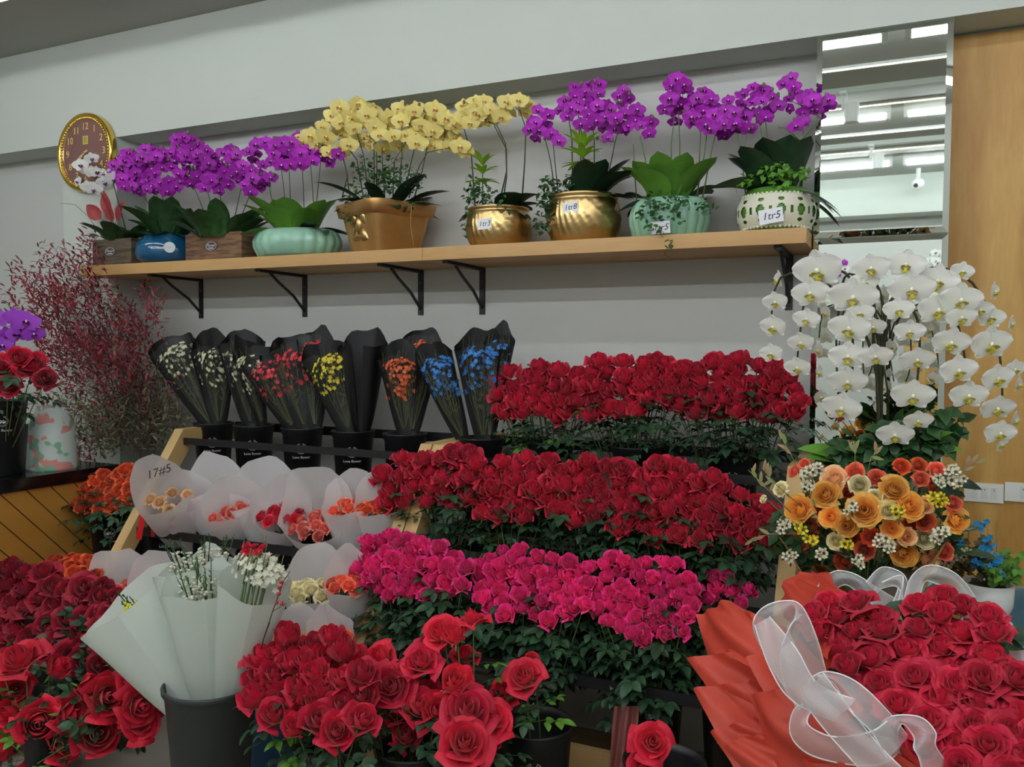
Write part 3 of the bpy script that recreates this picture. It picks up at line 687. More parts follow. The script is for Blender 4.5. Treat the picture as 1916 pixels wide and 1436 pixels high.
def price_tag(root, c, R, z, text, ang, w_=.062, h_=.042, tilt=0.05):
    """paper tag lying on the pot wall at height z"""
    n = V((math.sin(ang), -math.cos(ang), 0)); p = n * (R + .002) + V((0, 0, z))
    M_ = T(p) @ Matrix.Rotation(ang, 4, 'Z') @ Matrix.Rotation(PI / 2 + .08, 4, 'X') @ Matrix.Rotation(tilt, 4, 'Z')
    o = MB().box((-w_ / 2, -h_ / 2, -.0006), (w_ / 2, h_ / 2, .0006)).build('price_tag', tagp, root, False, M_, 'white price tag reading ' + text)
    put('handwriting', text_mesh(text, h_ * .72, 'handwriting', ink, 0, shear=.25), o, T(0, 0, .001))
SH = SZ1 + .0005
def orchid_pot(name, label, px0, px1, Yc, cat='orchid', group='potted orchids on the long shelf'):
    c, R = pot_at(px0, px1, 455, Yc)
    return thing(name, label, cat, (c.x, Yc, SH), 0, group), R
def rim_plants(t, R, z, n, L, W, m, seed, rise=(.2, 1.2), arc=(0, 2 * PI), droop=.55, off=.35):
    rnd = random.Random(seed)
    for k in range(n):
        a = arc[0] + (arc[1] - arc[0]) * (k + .5) / n + rnd.uniform(-.2, .2)
        orchid_leaf(t, (math.cos(a) * R * off, math.sin(a) * R * off, z), a, L * rnd.uniform(.8, 1.15), W * rnd.uniform(.85, 1.1), rnd.uniform(*rise), m, droop)
def moss(t, R, z, sx=1, sy=1):
    MB().lathe([(R, z - .01), (R * .7, z + .004), (.001, z + .012)], 20, warp=lambda q, a, r, zz: V((q.x * sx, q.y * sy, q.z))).build('moss', soil, t, True)
def lean(px0, py0, Y0, px1, py1, Y1, bend=.0, k=5):
    a, b = at(px0, py0, Y0), at(px1, py1, Y1); return [a.lerp(b, i / k) + V((0, -bend * math.sin(PI * i / k), 0)) + V((bend * math.sin(PI * i / k), 0, 0)) for i in range(k + 1)]

bark = mat('bark_panel', (134, 102, 74), 0.9, noisecol=(84, 62, 46), scale=9, stretch=(1.2, 1.2, 9), bump=0.9)
def bark_box(t, hx, hy, h, m):
    mb = MB(); th = .008
    mb.box((-hx, -hy, 0), (hx, -hy + th, h)).box((-hx, hy - th, 0), (hx, hy, h)).box((-hx, -hy + th, 0), (-hx + th, hy - th, h)).box((hx - th, -hy + th, 0), (hx, hy - th, h)).box((-hx + th, -hy + th, 0), (hx - th, hy - th, h * .85))
    mb.build('planter', m, t)
    e = MB(); e.lathe([(.001, 0), (.034, 0), (.036, -.003)], 28, warp=lambda q, a, r, z: V((q.x, -hy - .002 + z, q.y * .58)))
    o = e.build('oval_plaque', mat('plaque_dark', (58, 44, 48), .5), t)
    r_ = MB(); r_.tube([(.033 * math.cos(a / 14 * PI), -hy - .003, .033 * .58 * math.sin(a / 14 * PI)) for a in range(29)], .0011, 4); r_.build('plaque_rim', whitem, o)
    put('plaque_lettering', text_mesh('Flower', .019, 'plaque_lettering', whitem, shear=.3), o, T(0, -hy - .0035, .003) @ Matrix.Rotation(PI / 2, 4, 'X'))
    MB().box((-.016, -hy - .0035, -.012), (.016, -hy - .003, -.008)).build('plaque_line', whitem, o)
    o.location = (-.01, 0, h * .52)
bark2 = mat('bark_panel_dark', (104, 92, 72), 0.9, noisecol=(64, 56, 44), scale=9, stretch=(1.2, 1.2, 9), bump=0.9)
# 1 ---- left bark planter, white orchid and red leaves
t, R = orchid_pot('potted_orchid', 'bark-sided planter of white orchids and red leaves at the left end of the shelf', 190, 262, -.29)
bark_box(t, R, .055, .135, bark2)
rim_plants(t, R, .12, 9, .19, .09, leafm, 1, (.5, 2.4))
flowers(t, OWS, [(165, 310, 22, 14, 3), (178, 335, 38, 20, 6), (212, 325, 16, 14, 2), (155, 350, 10, 8, 1)], -.28, 15, 3, 0, buds=1)
spike(t, lean(222, 440, -.25, 178, 335, -.28, .02)); spike(t, lean(238, 440, -.25, 210, 335, -.28, .02), .004)
for (x, y, L, a) in ((162, 385, .13, 2.5), (195, 368, .13, 1.7), (225, 392, .13, .6), (205, 395, .1, 3.2)):
    mb = MB(); p = at(x, y, -.28); b_ = at(212, 430, -.25); leaf_into(mb, b_.lerp(p, .45) - t.location, p - b_, V((0, -1, .3)), L, .075, .1, .1, 4, 6, .75)
    mb.build('red_leaf', mat('red_leaf', (172, 58, 58), .5, noisecol=(150, 44, 52), scale=20, trans=.2), t, True, None, 'broad red leaf')
    spike(t, [b_, b_.lerp(p, .5)], .002)
spike(t, [at(192, 445, -.3), at(165, 405, -.3), at(140, 383, -.3), at(112, 380, -.3)], .0018, stemm)
# 2 ---- blue pot
t, R = orchid_pot('potted_orchid', 'glossy blue round pot of purple orchids between the two bark planters', 274, 362, -.24)
bl = mat('blue_glaze', (24, 92, 128), .12, noisecol=(18, 76, 112), scale=6, coat=.6)
MB().lathe([(.001, 0), (R * .72, 0), (R * .95, .02), (R, .055), (R * .96, .1), (R * .78, .135), (R * .74, .145), (R * .7, .142), (R * .7, .12)], 40).build('pot', bl, t, True)
st_ = MB().lathe([(.001, 0), (.027, 0), (.027, -.0015)], 24, warp=lambda q, a, r, z: V((q.x, z, q.y))).build('sticker', mat('sticker_white', (206, 216, 218), .4), t, False, Matrix.Rotation(.82, 4, 'Z') @ T(0, -R - .002, .072), 'round white sticker')
put('sticker_print', text_mesh('~ flower ~', .009, 'sticker_print', mat('pale_gold', (170, 176, 150), .5)), st_, T(0, -.0022, 0) @ Matrix.Rotation(PI / 2, 4, 'X'))
moss(t, R * .7, .13); rim_plants(t, R, .135, 12, .21, .11, leafm, 2, (.7, 3.4)); rim_plants(t, R, .13, 4, .15, .09, leafm, 3, (.1, .5), (PI, 2 * PI))
flowers(t, OP, [(245, 320, 36, 32, 17), (285, 300, 30, 25, 11), (300, 345, 32, 18, 8), (262, 345, 30, 15, 6)], -.28, 14, 5, 0, buds=3)
for x in (250, 285, 300): spike(t, lean(315, 445, -.25, x, 335, -.28, .01))
# 3 ---- wide bark planter
t, R = orchid_pot('potted_orchid', 'wide brown bark planter of purple orchids right of the blue pot', 366, 470, -.27)
bark_box(t, R, .065, .13, bark)
rim_plants(t, R, .11, 18, .20, .10, leafm, 4, (.7, 3.2), off=.6)
flowers(t, OP, [(345, 280, 25, 28, 11), (365, 310, 45, 38, 24), (395, 335, 40, 28, 12), (420, 300, 30, 22, 9), (460, 310, 32, 30, 13), (475, 345, 26, 15, 5)], -.28, 14, 6, 0, buds=3)
for x, y in ((355, 330), (385, 345), (410, 330), (455, 335), (475, 345)): spike(t, lean(420 + (x - 420) * .3, 445, -.25, x, y, -.28, .01))
# 4 ---- mint ribbed pot
mint = mat('mint_ceramic', (150, 196, 170), .35, noisecol=(138, 184, 158), scale=5, coat=.3)
def ribbed_pot(t, R, h, nr=22, sy=.62, bulge=1.0):
    prof = [(.001, 0), (R * .80, 0), (R * .9, .012), (R * .99, h * .4), (R, h * .6), (R * .93, h * .88), (R * .86, h), (R * .82, h), (R * .8, h * .8)]
    MB().lathe(prof, nr * 6, warp=lambda q, a, r, z: V((q.x * (1 + .035 * abs(math.sin(a * nr / 2)) * (z < h * .98)), q.y * sy * (1 + .035 * abs(math.sin(a * nr / 2)) * (z < h * .98)), q.z))).build('pot', mint, t, True)
    moss(t, R * .8, h * .93, 1, sy)
t, R = orchid_pot('potted_orchid', 'mint ribbed oval pot of purple orchids left of the square gold pot', 488, 628, -.24)
ribbed_pot(t, R, .125, sy=.75)
rim_plants(t, R, .115, 12, .2, .12, leafb, 7, (.8, 3.0), (PI * .8, PI * 2.2)); rim_plants(t, R, .115, 4, .2, .07, leafd, 8, (.1, .4), (-.6, .6)); rim_plants(t, R, .115, 4, .2, .07, leafb, 9, (.1, .5), (PI * .8, PI * 1.3))
flowers(t, OP, [(505, 270, 25, 10, 4), (530, 290, 28, 22, 9), (560, 272, 25, 16, 6), (555, 300, 30, 12, 5), (590, 290, 28, 16, 6), (622, 298, 14, 14, 2), (500, 335, 16, 9, 3)], -.27, 16, 9, 0, buds=2)
for x0, x, y in ((540, 525, 305), (545, 540, 300), (570, 565, 300), (585, 600, 300), (590, 580, 295), (520, 500, 330)): spike(t, lean(x0, 440, -.24, x, y, -.27, .01))
# 5 ---- square gold pot
t, R = orchid_pot('potted_orchid', 'large square gold pot of yellow orchids and ivy at the shelf joint', 655, 792, -.22)
t.rotation_euler[2] = 0
def square_pot(t, R, h):
    a0, a1 = R * .60, R * .80
    mb = MB()
    def ring(z, hw):                       # rounded square seen edge on
        n = 48; return [(V((math.cos(2 * PI * j / n), math.sin(2 * PI * j / n), 0)), j) for j in range(n)], hw, z
    def warp(q, a, r, z):
        c_, s_ = math.cos(a), math.sin(a); k = 1 / (abs(c_) ** 9 + abs(s_) ** 9) ** (1 / 9); v = V((c_ * k * r, s_ * k * r, z))
        return Matrix.Rotation(math.radians(66), 3, 'Z') @ v
    prof = [(.001, 0), (a0 * .98, 0), (a0, .006), (a1 * .95, h * .72), (a1 * .96, h * .745), (a1 * 1.06, h * .75), (a1 * 1.12, h * .98), (a1 * 1.11, h), (a1 * 1.02, h), (a1 * .98, h * .9)]
    mb.lathe(prof, 64, warp=warp); mb.build('pot', goldm, t, True)
    bow = MB(); Mz = Matrix.Rotation(math.radians(-24), 4, 'Z')
    for k, (dx, dz, ang) in enumerate(((-.03, .06, .4), (.03, .065, -.5), (-.02, -.01, 1.0), (.02, -.015, -1.0), (0, .03, 0))):
        bow.lathe([(max(.0005, math.sin(PI * i / 7) * .03), -.045 + .09 * i / 7) for i in range(8)], 10, warp=lambda q, a, r, z: Mz @ (Matrix.Rotation(ang, 3, 'Y') @ V((q.x, q.y * .5, q.z)) + V((dx * 1.2, -a1 * .9 + (dz < 0) * .012, h * .42 + dz))))
    bow.build('relief_bow', gold, t, True, None, 'raised gold bow relief')
    moss(t, a1 * .95, h * .92)
square_pot(t, R, .215)
rim_plants(t, R, .2, 8, .24, .07, leafd, 11, (.3, 1.2)); rim_plants(t, R, .2, 6, .2, .05, leafd, 12, (.0, .4), (-.9, .6)); rim_plants(t, R, .2, 3, .2, .05, leafd, 13, (.1, .5), (PI * .8, PI * 1.2))
ivy(t, [(700, 340, -.3, 50, 32, 110), (750, 335, -.28, 45, 28, 80), (665, 385, -.33, 28, 30, 60), (765, 385, -.3, 14, 12, 12), (710, 310, -.24, 60, 22, 60), (655, 405, -.33, 14, 16, 18)], leafm, .024, 5)
flowers(t, OY, [(655, 203, 24, 12, 4), (692, 206, 18, 10, 3), (636, 232, 34, 16, 6), (702, 224, 32, 14, 6), (590, 262, 26, 10, 4), (612, 284, 28, 14, 4), (668, 262, 25, 12, 4), (718, 264, 34, 15, 6), (755, 208, 20, 12, 3), (796, 210, 20, 14, 3), (772, 232, 30, 14, 4), (775, 260, 30, 12, 4), (825, 236, 24, 14, 5), (830, 264, 28, 12, 4), (862, 280, 14, 8, 2), (570, 280, 20, 12, 2)], -.26, 19, 14, 0, buds=1)
for x0, pts in ((680, [(668, 300), (640, 262), (600, 262)]), (690, [(680, 290), (665, 240), (650, 215)]), (700, [(700, 290), (698, 240), (690, 215)]), (655, [(648, 320), (640, 290), (612, 284)]), (720, [(715, 300), (715, 275)]), (745, [(752, 290), (752, 230)]), (755, [(770, 300), (785, 240), (796, 215)]), (765, [(785, 310), (800, 285), (850, 275)]), (705, [(705, 300), (702, 240)]), (735, [(738, 300), (770, 250)]), (640, [(650, 330), (640, 285), (590, 275)]), (775, [(790, 320), (800, 270), (830, 245)])):
    spike(t, [at(x0, 370, -.22)] + [at(x, y, -.25) for x, y in pts])
spike(t, [at(770, 385, -.34), at(768, 420, -.345), at(775, 468, -.36)], .0012, mat('pale_string', (190, 160, 100), .8))
# 6, 7 ---- round gold pots
def round_gold(t, R, h, nf=26):
    prof = [(.001, 0), (R * .78, 0), (R * .84, .01), (R * .97, h * .3), (R, h * .55), (R * .95, h * .82), (R * .9, h * .9), (R * .94, h * .97), (R * .93, h), (R * .86, h), (R * .84, h * .85)]
    def warp(q, a, r, z):
        k = z / h; s_ = 0
        if .02 < k < .85: s_ = .018 * math.sin(22 * (a + 1.15 * abs(math.sin(a * 1.5)) * k)) * math.sin(PI * k)
        return V((q.x * (1 + s_), q.y * (1 + s_), z))
    pr = []
    for (r1, z1), (r2, z2) in zip(prof, prof[1:]):
        for i in range(3): pr.append((r1 + (r2 - r1) * i / 3, z1 + (z2 - z1) * i / 3))
    MB().lathe(pr + [prof[-1]], 180, warp=warp).build('pot', gold, t, True); moss(t, R * .84, h * .92)
def dracaena(t, x, y, Y, n, L, seed, by):
    rnd = random.Random(seed); mb = MB(); rl = t.location
    for lv in range(3):
        p = at(x, y + 22 - lv * 16, Y) - rl
        for k in range(n):
            a = 2 * PI * k / n + lv + rnd.uniform(-.2, .2); leaf_into(mb, p, V((math.cos(a), math.sin(a), .4 + .55 * lv)), V((0, 0, 1)), L * rnd.uniform(.8, 1.1), L * .28, .6, .12, 2, 6, .8)
    mb.build('lime_leaves', leafl, t, True, None, 'lime green pointed leaves'); spike(t, [at(x, by, Y), at(x, y, Y)], .004, stemm)
t, R = orchid_pot('potted_orchid', 'smaller round gold pot of yellow orchids with lime leaves', 878, 989, -.22)
round_gold(t, R, .165); price_tag(t, t.location, R * .99, .085, '1tr3', .03, tilt=.05)
dracaena(t, 903, 320, -.3, 7, .085, 3, 390)
rim_plants(t, R, .15, 4, .15, .09, leafd, 21, (.3, 1.2), (-.9, 1.2)); rim_plants(t, R, .15, 2, .16, .05, leafd, 22, (-.1, .2), (PI * .85, PI * 1.2)); rim_plants(t, R, .15, 2, .12, .05, leafd, 23, (-.1, .1), (-.6, .1))
ivy(t, [(905, 365, -.32, 40, 20, 90), (880, 350, -.3, 14, 30, 30), (875, 410, -.33, 10, 28, 16), (945, 395, -.33, 10, 12, 8), (872, 435, -.33, 6, 10, 6)], leafm, .021, 6)
flowers(t, OY, [(893, 200, 28, 12, 5), (905, 218, 25, 10, 4), (862, 228, 22, 10, 3), (925, 218, 20, 12, 3), (968, 200, 24, 14, 5), (868, 215, 14, 9, 2)], -.25, 19, 24, 0, buds=1)
for x0, pts in ((890, [(882, 290), (868, 240)]), (930, [(948, 320), (946, 270), (930, 235), (900, 220)]), (938, [(948, 330), (948, 280), (925, 235)]), (975, [(982, 300), (984, 240), (972, 205)])): spike(t, [at(x0, 400, -.22)] + [at(x, y, -.25) for x, y in pts], .0035)
t, R = orchid_pot('potted_orchid', 'larger round gold pot of purple orchids with lime leaves', 1027, 1158, -.22)
round_gold(t, R, .19); price_tag(t, t.location, R * .985, .125, '1tr8', .0, tilt=.08)
dracaena(t, 1090, 290, -.28, 8, .105, 4, 370)
rim_plants(t, R, .175, 7, .22, .10, leafd, 31, (.5, 2.2), (-1.2, 1.6)); rim_plants(t, R, .175, 3, .16, .06, leafd, 32, (.0, .3), (-.6, .2))
ivy(t, [(1030, 370, -.32, 26, 24, 90), (1020, 405, -.33, 16, 24, 30), (1065, 345, -.28, 22, 18, 40), (1028, 345, -.3, 18, 18, 30), (1008, 425, -.34, 14, 12, 10)], leafm, .023, 7)
flowers(t, OP, [(1008, 218, 18, 12, 3), (1015, 245, 26, 18, 6), (1035, 262, 14, 10, 2), (1085, 170, 14, 12, 3), (1110, 175, 18, 20, 5), (1062, 205, 22, 16, 4), (1095, 215, 32, 24, 10), (1125, 205, 16, 12, 2), (1160, 180, 16, 12, 3), (1165, 215, 34, 22, 8), (1200, 235, 24, 20, 5), (1130, 265, 14, 9, 1), (1150, 240, 20, 12, 3)], -.25, 15, 34, 0, buds=2)
for x0, pts in ((1040, [(1030, 300), (1020, 260)]), (1045, [(1040, 320), (1035, 270)]), (1072, [(1070, 260), (1062, 205)]), (1112, [(1112, 260), (1105, 200)]), (1130, [(1150, 270), (1165, 215)]), (1090, [(1085, 260), (1082, 215)]), (1100, [(1088, 250), (1082, 215)])): spike(t, [at(x0, 370, -.22)] + [at(x, y, -.25) for x, y in pts], .0028)
# 8 ---- mint pot right
t, R = orchid_pot('potted_orchid', 'mint ribbed pot of purple orchids with trailing ivy, right of the gold pots', 1180, 1326, -.22)
ribbed_pot(t, R, .15, sy=.8); price_tag(t, t.location, R * .86, .03, '1tr5', .02, .07, .045, tilt=.04)
rim_plants(t, R, .14, 10, .19, .125, leafb, 41, (.9, 3.0), (PI * 1.0, PI * 2.0)); rim_plants(t, R, .14, 5, .19, .11, leafm, 42, (.6, 1.6), (0, PI)); rim_plants(t, R, .14, 2, .14, .08, leafd, 43, (-.1, .2), (PI * .9, PI * 1.15))
ivy(t, [(1250, 375, -.35, 45, 18, 60), (1215, 400, -.37, 24, 22, 30), (1265, 400, -.37, 14, 26, 20), (1325, 385, -.33, 22, 10, 14), (1252, 458, -.4, 6, 10, 6), (1225, 425, -.38, 16, 8, 10)], leafm, .022, 8)
flowers(t, OP, [(1262, 160, 18, 12, 3), (1250, 200, 18, 16, 3), (1278, 185, 18, 18, 4), (1265, 215, 14, 14, 2), (1315, 190, 26, 18, 6), (1325, 220, 34, 26, 10), (1350, 235, 26, 24, 7), (1300, 215, 16, 16, 3)], -.25, 18, 44, 0, buds=2)
for x0, pts in ((1192, [(1188, 330), (1185, 270)]), (1212, [(1208, 300), (1198, 255)]), (1255, [(1256, 270), (1262, 215)]), (1272, [(1272, 270), (1270, 215)]), (1300, [(1318, 290), (1325, 230)]), (1312, [(1330, 290), (1340, 245)]), (1305, [(1310, 270), (1312, 225)])): spike(t, [at(x0, 385, -.22)] + [at(x, y, -.25) for x, y in pts], .003, stemm)
# 9 ---- lace pot
t, R = orchid_pot('potted_orchid', 'white openwork pot with green lining, purple orchids, at the shelf\'s right end', 1378, 1526, -.23)
lg = mat('glaze_green', (84, 136, 50), .35); lw_ = mat('glaze_white', (218, 218, 196), .45)
h = .155; pr = lambda k: R * (.78 + .22 * math.sin(PI * min(1, .12 + k * .75)))
MB().lathe([(.001, .0), (R * .8, 0), (R * .83, .012), (pr(.5) * .96, h * .5), (pr(.9) * .95, h * .85), (R * .78, h), (R * .72, h), (R * .7, h * .9)], 48).build('lining', lg, t, True, None, 'green glazed lining')
def lace(t):
    mb = MB(); n = 168; z0, z1 = .014, h * .84; rows_ = 46
    for i in range(rows_):
        for j in range(n):
            k = (i + .5) / rows_; a = (j + .5) / n * 12 % 1.0; b = (a - .5); hole = False
            if (b / .20) ** 2 + ((k - .48) / .17) ** 2 < 1: hole = True
            if (((a + .0) % 1 - (0 if a < .5 else 1)) / .07) ** 2 + ((k - .48) / .12) ** 2 < 1: hole = True
            if (b / .16) ** 2 + ((k - .80) / .055) ** 2 < 1 or (b / .14) ** 2 + ((k - .18) / .05) ** 2 < 1: hole = True
            if hole: continue
            vs = []
            for (ii, jj) in ((i, j), (i, j + 1), (i + 1, j + 1), (i + 1, j)):
                kk = ii / rows_; ang = 2 * PI * jj / n; rr = pr(kk) * 1.01; vs.append((rr * math.cos(ang), rr * math.sin(ang), z0 + (z1 - z0) * kk))
            mb.add(vs, [(0, 1, 2, 3)])
    for zz, kk in ((z0, 0), (z1, 1)):
        for j in range(48): a = 2 * PI * j / 48; mb.ball((pr(kk) * 1.0 * math.cos(a), pr(kk) * 1.0 * math.sin(a), zz), .0062, 6, 4)
    mb.build('lace_shell', lw_, t, True, None, 'white pierced shell with hearts and ovals')
lace(t)
price_tag(t, t.location, R * 1.02, .045, '1tr5', .02, .082, .05, tilt=.13)
rim_plants(t, R, .145, 8, .2, .125, leafd, 51, (.9, 3.2), (PI * .5, PI * 1.9)); rim_plants(t, R, .145, 2, .22, .13, leafm, 52, (.3, .7), (PI * .9, PI * 1.2)); rim_plants(t, R, .145, 3, .2, .03, leafd, 53, (-.2, .1), (-.8, .1), 1.0)
ivy(t, [(1455, 325, -.33, 28, 26, 70), (1400, 335, -.33, 20, 14, 26), (1500, 325, -.32, 14, 16, 14)], leafb, .026, 9)
flowers(t, OP, [(1378, 195, 22, 18, 5), (1395, 225, 26, 18, 6), (1410, 170, 20, 16, 4), (1432, 195, 26, 26, 9), (1395, 245, 14, 9, 1), (1480, 156, 14, 13, 3), (1500, 192, 28, 20, 8), (1500, 230, 14, 11, 2), (1535, 192, 16, 14, 3), (1370, 225, 14, 14, 3), (1360, 210, 12, 12, 2)], -.25, 15, 54, 0, buds=2)
for x0, pts in ((1395, [(1388, 290), (1380, 250), (1376, 210)]), (1400, [(1392, 280), (1400, 240)]), (1440, [(1436, 270), (1432, 220)]), (1440, [(1425, 250), (1412, 200)]), (1495, [(1503, 280), (1502, 210)]), (1498, [(1503, 260), (1525, 235), (1545, 172)]), (1500, [(1505, 270), (1470, 240), (1456, 238)])): spike(t, [at(x0, 365, -.23)] + [at(x, y, -.25) for x, y in pts], .0024, stemm)

# far-wall orchids seen only in the mirror
def mirror_orchid(x, label, meshes, seed):
    t = thing('potted_orchid', label, 'orchid', (x, YF + .14, 1.8805), 0, 'orchids on the far wall shelf'); rnd = random.Random(seed)
    MB().lathe([(.001, 0), (.05, 0), (.07, .1), (.066, .1), (.06, .02)], 20).build('pot', lw_, t, True)
    for k in range(5): orchid_leaf(t, (0, 0, .09), k * 1.3, .16, .07, .8, leafm)
    for s in range(2):
        MB().tube([(0, 0, .09), (.02 * (s - .5), 0, .3), (.08 * (s - .5), .05, .45)], .003, 5).build('flower_stem', stemm, t)
        for k in range(7): put('orchid_flower', rnd.choice(meshes), t, aim((rnd.uniform(-.09, .09) + .1 * (s - .5), rnd.uniform(.02, .1), rnd.uniform(.28, .48)), (rnd.uniform(-.5, .5), 1, rnd.uniform(-.3, .3)), .045))
mirror_orchid(-.62, 'purple and white orchid on the far wall shelf, seen in the lower mirror', OP + OWS, 1)
mirror_orchid(.28, 'white orchid on the far wall shelf, seen in the mirrors\' right side', OWS, 2)

# ================================================================== COUNTER and what stands on it
CX, CB, CT = -3.42, -0.56, 0.84
t = thing('shop_counter', 'counter with a glossy black top and diagonal wooden planks at the left edge', 'counter', (CX, CB, 0))
MB().box((-.62, -2.0, CT - .055), (.012, 0, CT)).build('worktop', mat('black_gloss', (14, 15, 16), .12, noisecol=(22, 23, 24), scale=8), t)
MB().box((-.6, -1.98, 0), (-.012, -.02, CT - .055)).build('carcass', mat('carcass_dark', (60, 42, 22), .7), t)
mb = MB(); y0, y1, z1 = -1.98, -.02, CT - .056
for k in range(-2, 26):          # planks lean: lower towards the wall; clipped to the panel
    ys = y0 - .9 + k * .115
    poly = [(ys, z1), (ys + .108, z1), (ys + .108 + .75, 0), (ys + .75, 0)]
    def clip(P, ax, val, keep):
        out = []
        for i in range(len(P)):
            a, b = P[i], P[(i + 1) % len(P)]; ia, ib = keep(a[ax], val), keep(b[ax], val)
            if ia: out.append(a)
            if ia != ib: s = (val - a[ax]) / (b[ax] - a[ax]); out.append((a[0] + (b[0] - a[0]) * s, a[1] + (b[1] - a[1]) * s))
        return out
    poly = clip(clip(poly, 0, y0, lambda c, v: c > v), 0, y1, lambda c, v: c < v) if poly else []
    if len(poly) >= 3:
        n = len(poly); mb.add([(-.012, a, b) for a, b in poly] + [(0, a, b) for a, b in poly], [tuple(range(n)), tuple(range(n, 2 * n))[::-1]] + [(i, n + i, n + (i + 1) % n, (i + 1) % n) for i in range(n)])
mb.build('plank_front', ply, t, label='diagonal golden planks')
# on the counter
q = at(15, 895, -1.02); bx, by_ = q.x - .02, -1.02
bucket(bx, by_, CT, 'black bucket of large red flowers on the counter at the left edge', 'black buckets beside the counter')
for k, (x, y, r) in enumerate(((20, 700, 30), (60, 690, 34), (85, 712, 22), (-5, 690, 30), (35, 672, 24), (15, 725, 24))):
    p = at(x, y, -1.05 - .02 * k)
    o = rose(V((bx, by_, CT + .05)), p, (CAM - p).normalized() + V((rngg.uniform(-.3, .3), 0, .5)), mpp(p) * r * .8, RED if k != 2 else CRIM, 'full', ('x', 'x', 'x'), (.1,), False)
    tag(o, 'big ruffled red flower, %s in the counter bucket' % ['lower middle', 'right of centre', 'rightmost', 'leftmost', 'topmost', 'lowest'][k], 'flower', 'red flowers in the counter bucket'); o.name = 'red_flower'
t = thing('cut_orchid', 'violet orchid spray rising from the counter bucket at the left edge', 'orchid', (bx, by_ + .03, CT + .05))
flowers(t, OV, [(15, 612, 30, 22, 5), (52, 620, 20, 18, 3), (8, 645, 14, 8, 1)], -1.0, 22, 71, 0)
spike(t, [V((bx, by_ + .03, CT + .05)), at(25, 720, -1.0), at(28, 640, -1.0)], .003)
t = thing('glass_vase', 'smoky square glass vase between the counter bucket and the floral box', 'vase', (0, 0, 0)); q = at(55, 850, -.82); t.location = (q.x, -.84, CT)
MB().lathe([(.001, 0), (.06, 0), (.075, .2), (.07, .2), (.056, .012), (.001, .01)], 4, warp=lambda q, a, r, z: Matrix.Rotation(.7, 3, 'Z') @ V(q)).build('vase_body', mat('smoked_glass', (70, 78, 76), .15), t)
# floral round box in clear film
q = at(105, 850, -.78); t = thing('floral_box', 'white domed box printed with pink blossom, wrapped in clear film, on the counter', 'box', (q.x, -.80, CT))
def floralmat():
    m = mat('floral_print', (206, 222, 216), .5); nt = m.node_tree; N = nt.nodes; L = nt.links; b = N['Principled BSDF']
    tc = N.new('ShaderNodeTexCoord'); n1 = N.new('ShaderNodeTexNoise'); n1.inputs['Scale'].default_value = 14; n2 = N.new('ShaderNodeTexNoise'); n2.inputs['Scale'].default_value = 11
    mp = N.new('ShaderNodeMapping'); mp.inputs['Location'].default_value = (3, 5, 1); L.new(tc.outputs['Object'], n1.inputs['Vector']); L.new(tc.outputs['Object'], mp.inputs[0]); L.new(mp.outputs[0], n2.inputs['Vector'])
    prev = None
    for nz, lo, c in ((n1, .56, srgb(222, 138, 126)), (n2, .57, srgb(112, 180, 142))):
        r = N.new('ShaderNodeMapRange'); r.inputs[1].default_value = lo; r.inputs[2].default_value = lo + .03; L.new(nz.outputs['Fac'], r.inputs[0])
        mx = N.new('ShaderNodeMix'); mx.data_type = 'RGBA'; mx.inputs['A'].default_value = srgb(206, 222, 216); mx.inputs['B'].default_value = c; L.new(r.outputs[0], mx.inputs['Factor'])
        if prev: L.new(prev, mx.inputs['A'])
        prev = mx.outputs['Result']
    L.new(prev, b.inputs['Base Color']); return m
s = mpp(q) * 43
MB().lathe([(.001, 0), (s * 1.0, 0), (s, .01), (s * .93, s * 1.2), (s * .86, s * 2.0), (s * .6, s * 2.45), (s * .2, s * 2.6), (.001, s * 2.62)], 40).build('box_body', floralmat(), t, True)
film = mat('clear_film', (235, 240, 240), .06, alpha=.12, spec=.8)
mb = MB(); rf = random.Random(4)
mb.lathe([(s * 1.05, 0), (s * 1.03, s), (s * .95, s * 2), (s * .55, s * 2.62), (s * .12, s * 2.72), (s * .3, s * 3.0)], 28, warp=lambda q, a, r, z: V((q.x, q.y, q.z)) * (1 + .04 * math.sin(7 * a + z * 30)))
mb.build('film_wrap', film, t, True)

# ------------------------------------------------------------------ red-leaved branches behind the counter end
q = at(275, 900, -.42); t = thing('red_leaf_branches', 'tall bush of fine red and olive leaves behind the left rack', 'plant', (q.x, -.42, 0))
MB().lathe([(.001, 0), (.09, 0), (.11, .2), (.1, .42), (.07, .55), (.075, .6), (.065, .6), (.05, .4)], 28).build('vase', mat('grey_vase', (70, 72, 72), .4), t, True)
rnd = random.Random(8)
lred = mat('nandina_red', (160, 52, 64), .55, vary=.0, noisecol=(112, 48, 58), scale=9, trans=.2); lol = mat('nandina_olive', (126, 120, 88), .55, noisecol=(98, 98, 72), scale=9, trans=.2)
br = MB(); lr, lo = MB(), MB(); base = V((q.x, -.42, .5))
def twig_leaves(mb, p, d, n, L):
    for k in range(n):
        s = V((rnd.uniform(-1, 1), rnd.uniform(-1, 1), rnd.uniform(-.7, .7))); dd = d * .8 + s
        pp = p - d * (.022 * k) + s * .006; leaf_into(mb, pp - t.location, dd, V((rnd.uniform(-.5, .5), -.5, 1)), L * rnd.uniform(.8, 1.4), L * .30, .4, 0, 1, 3, .8)
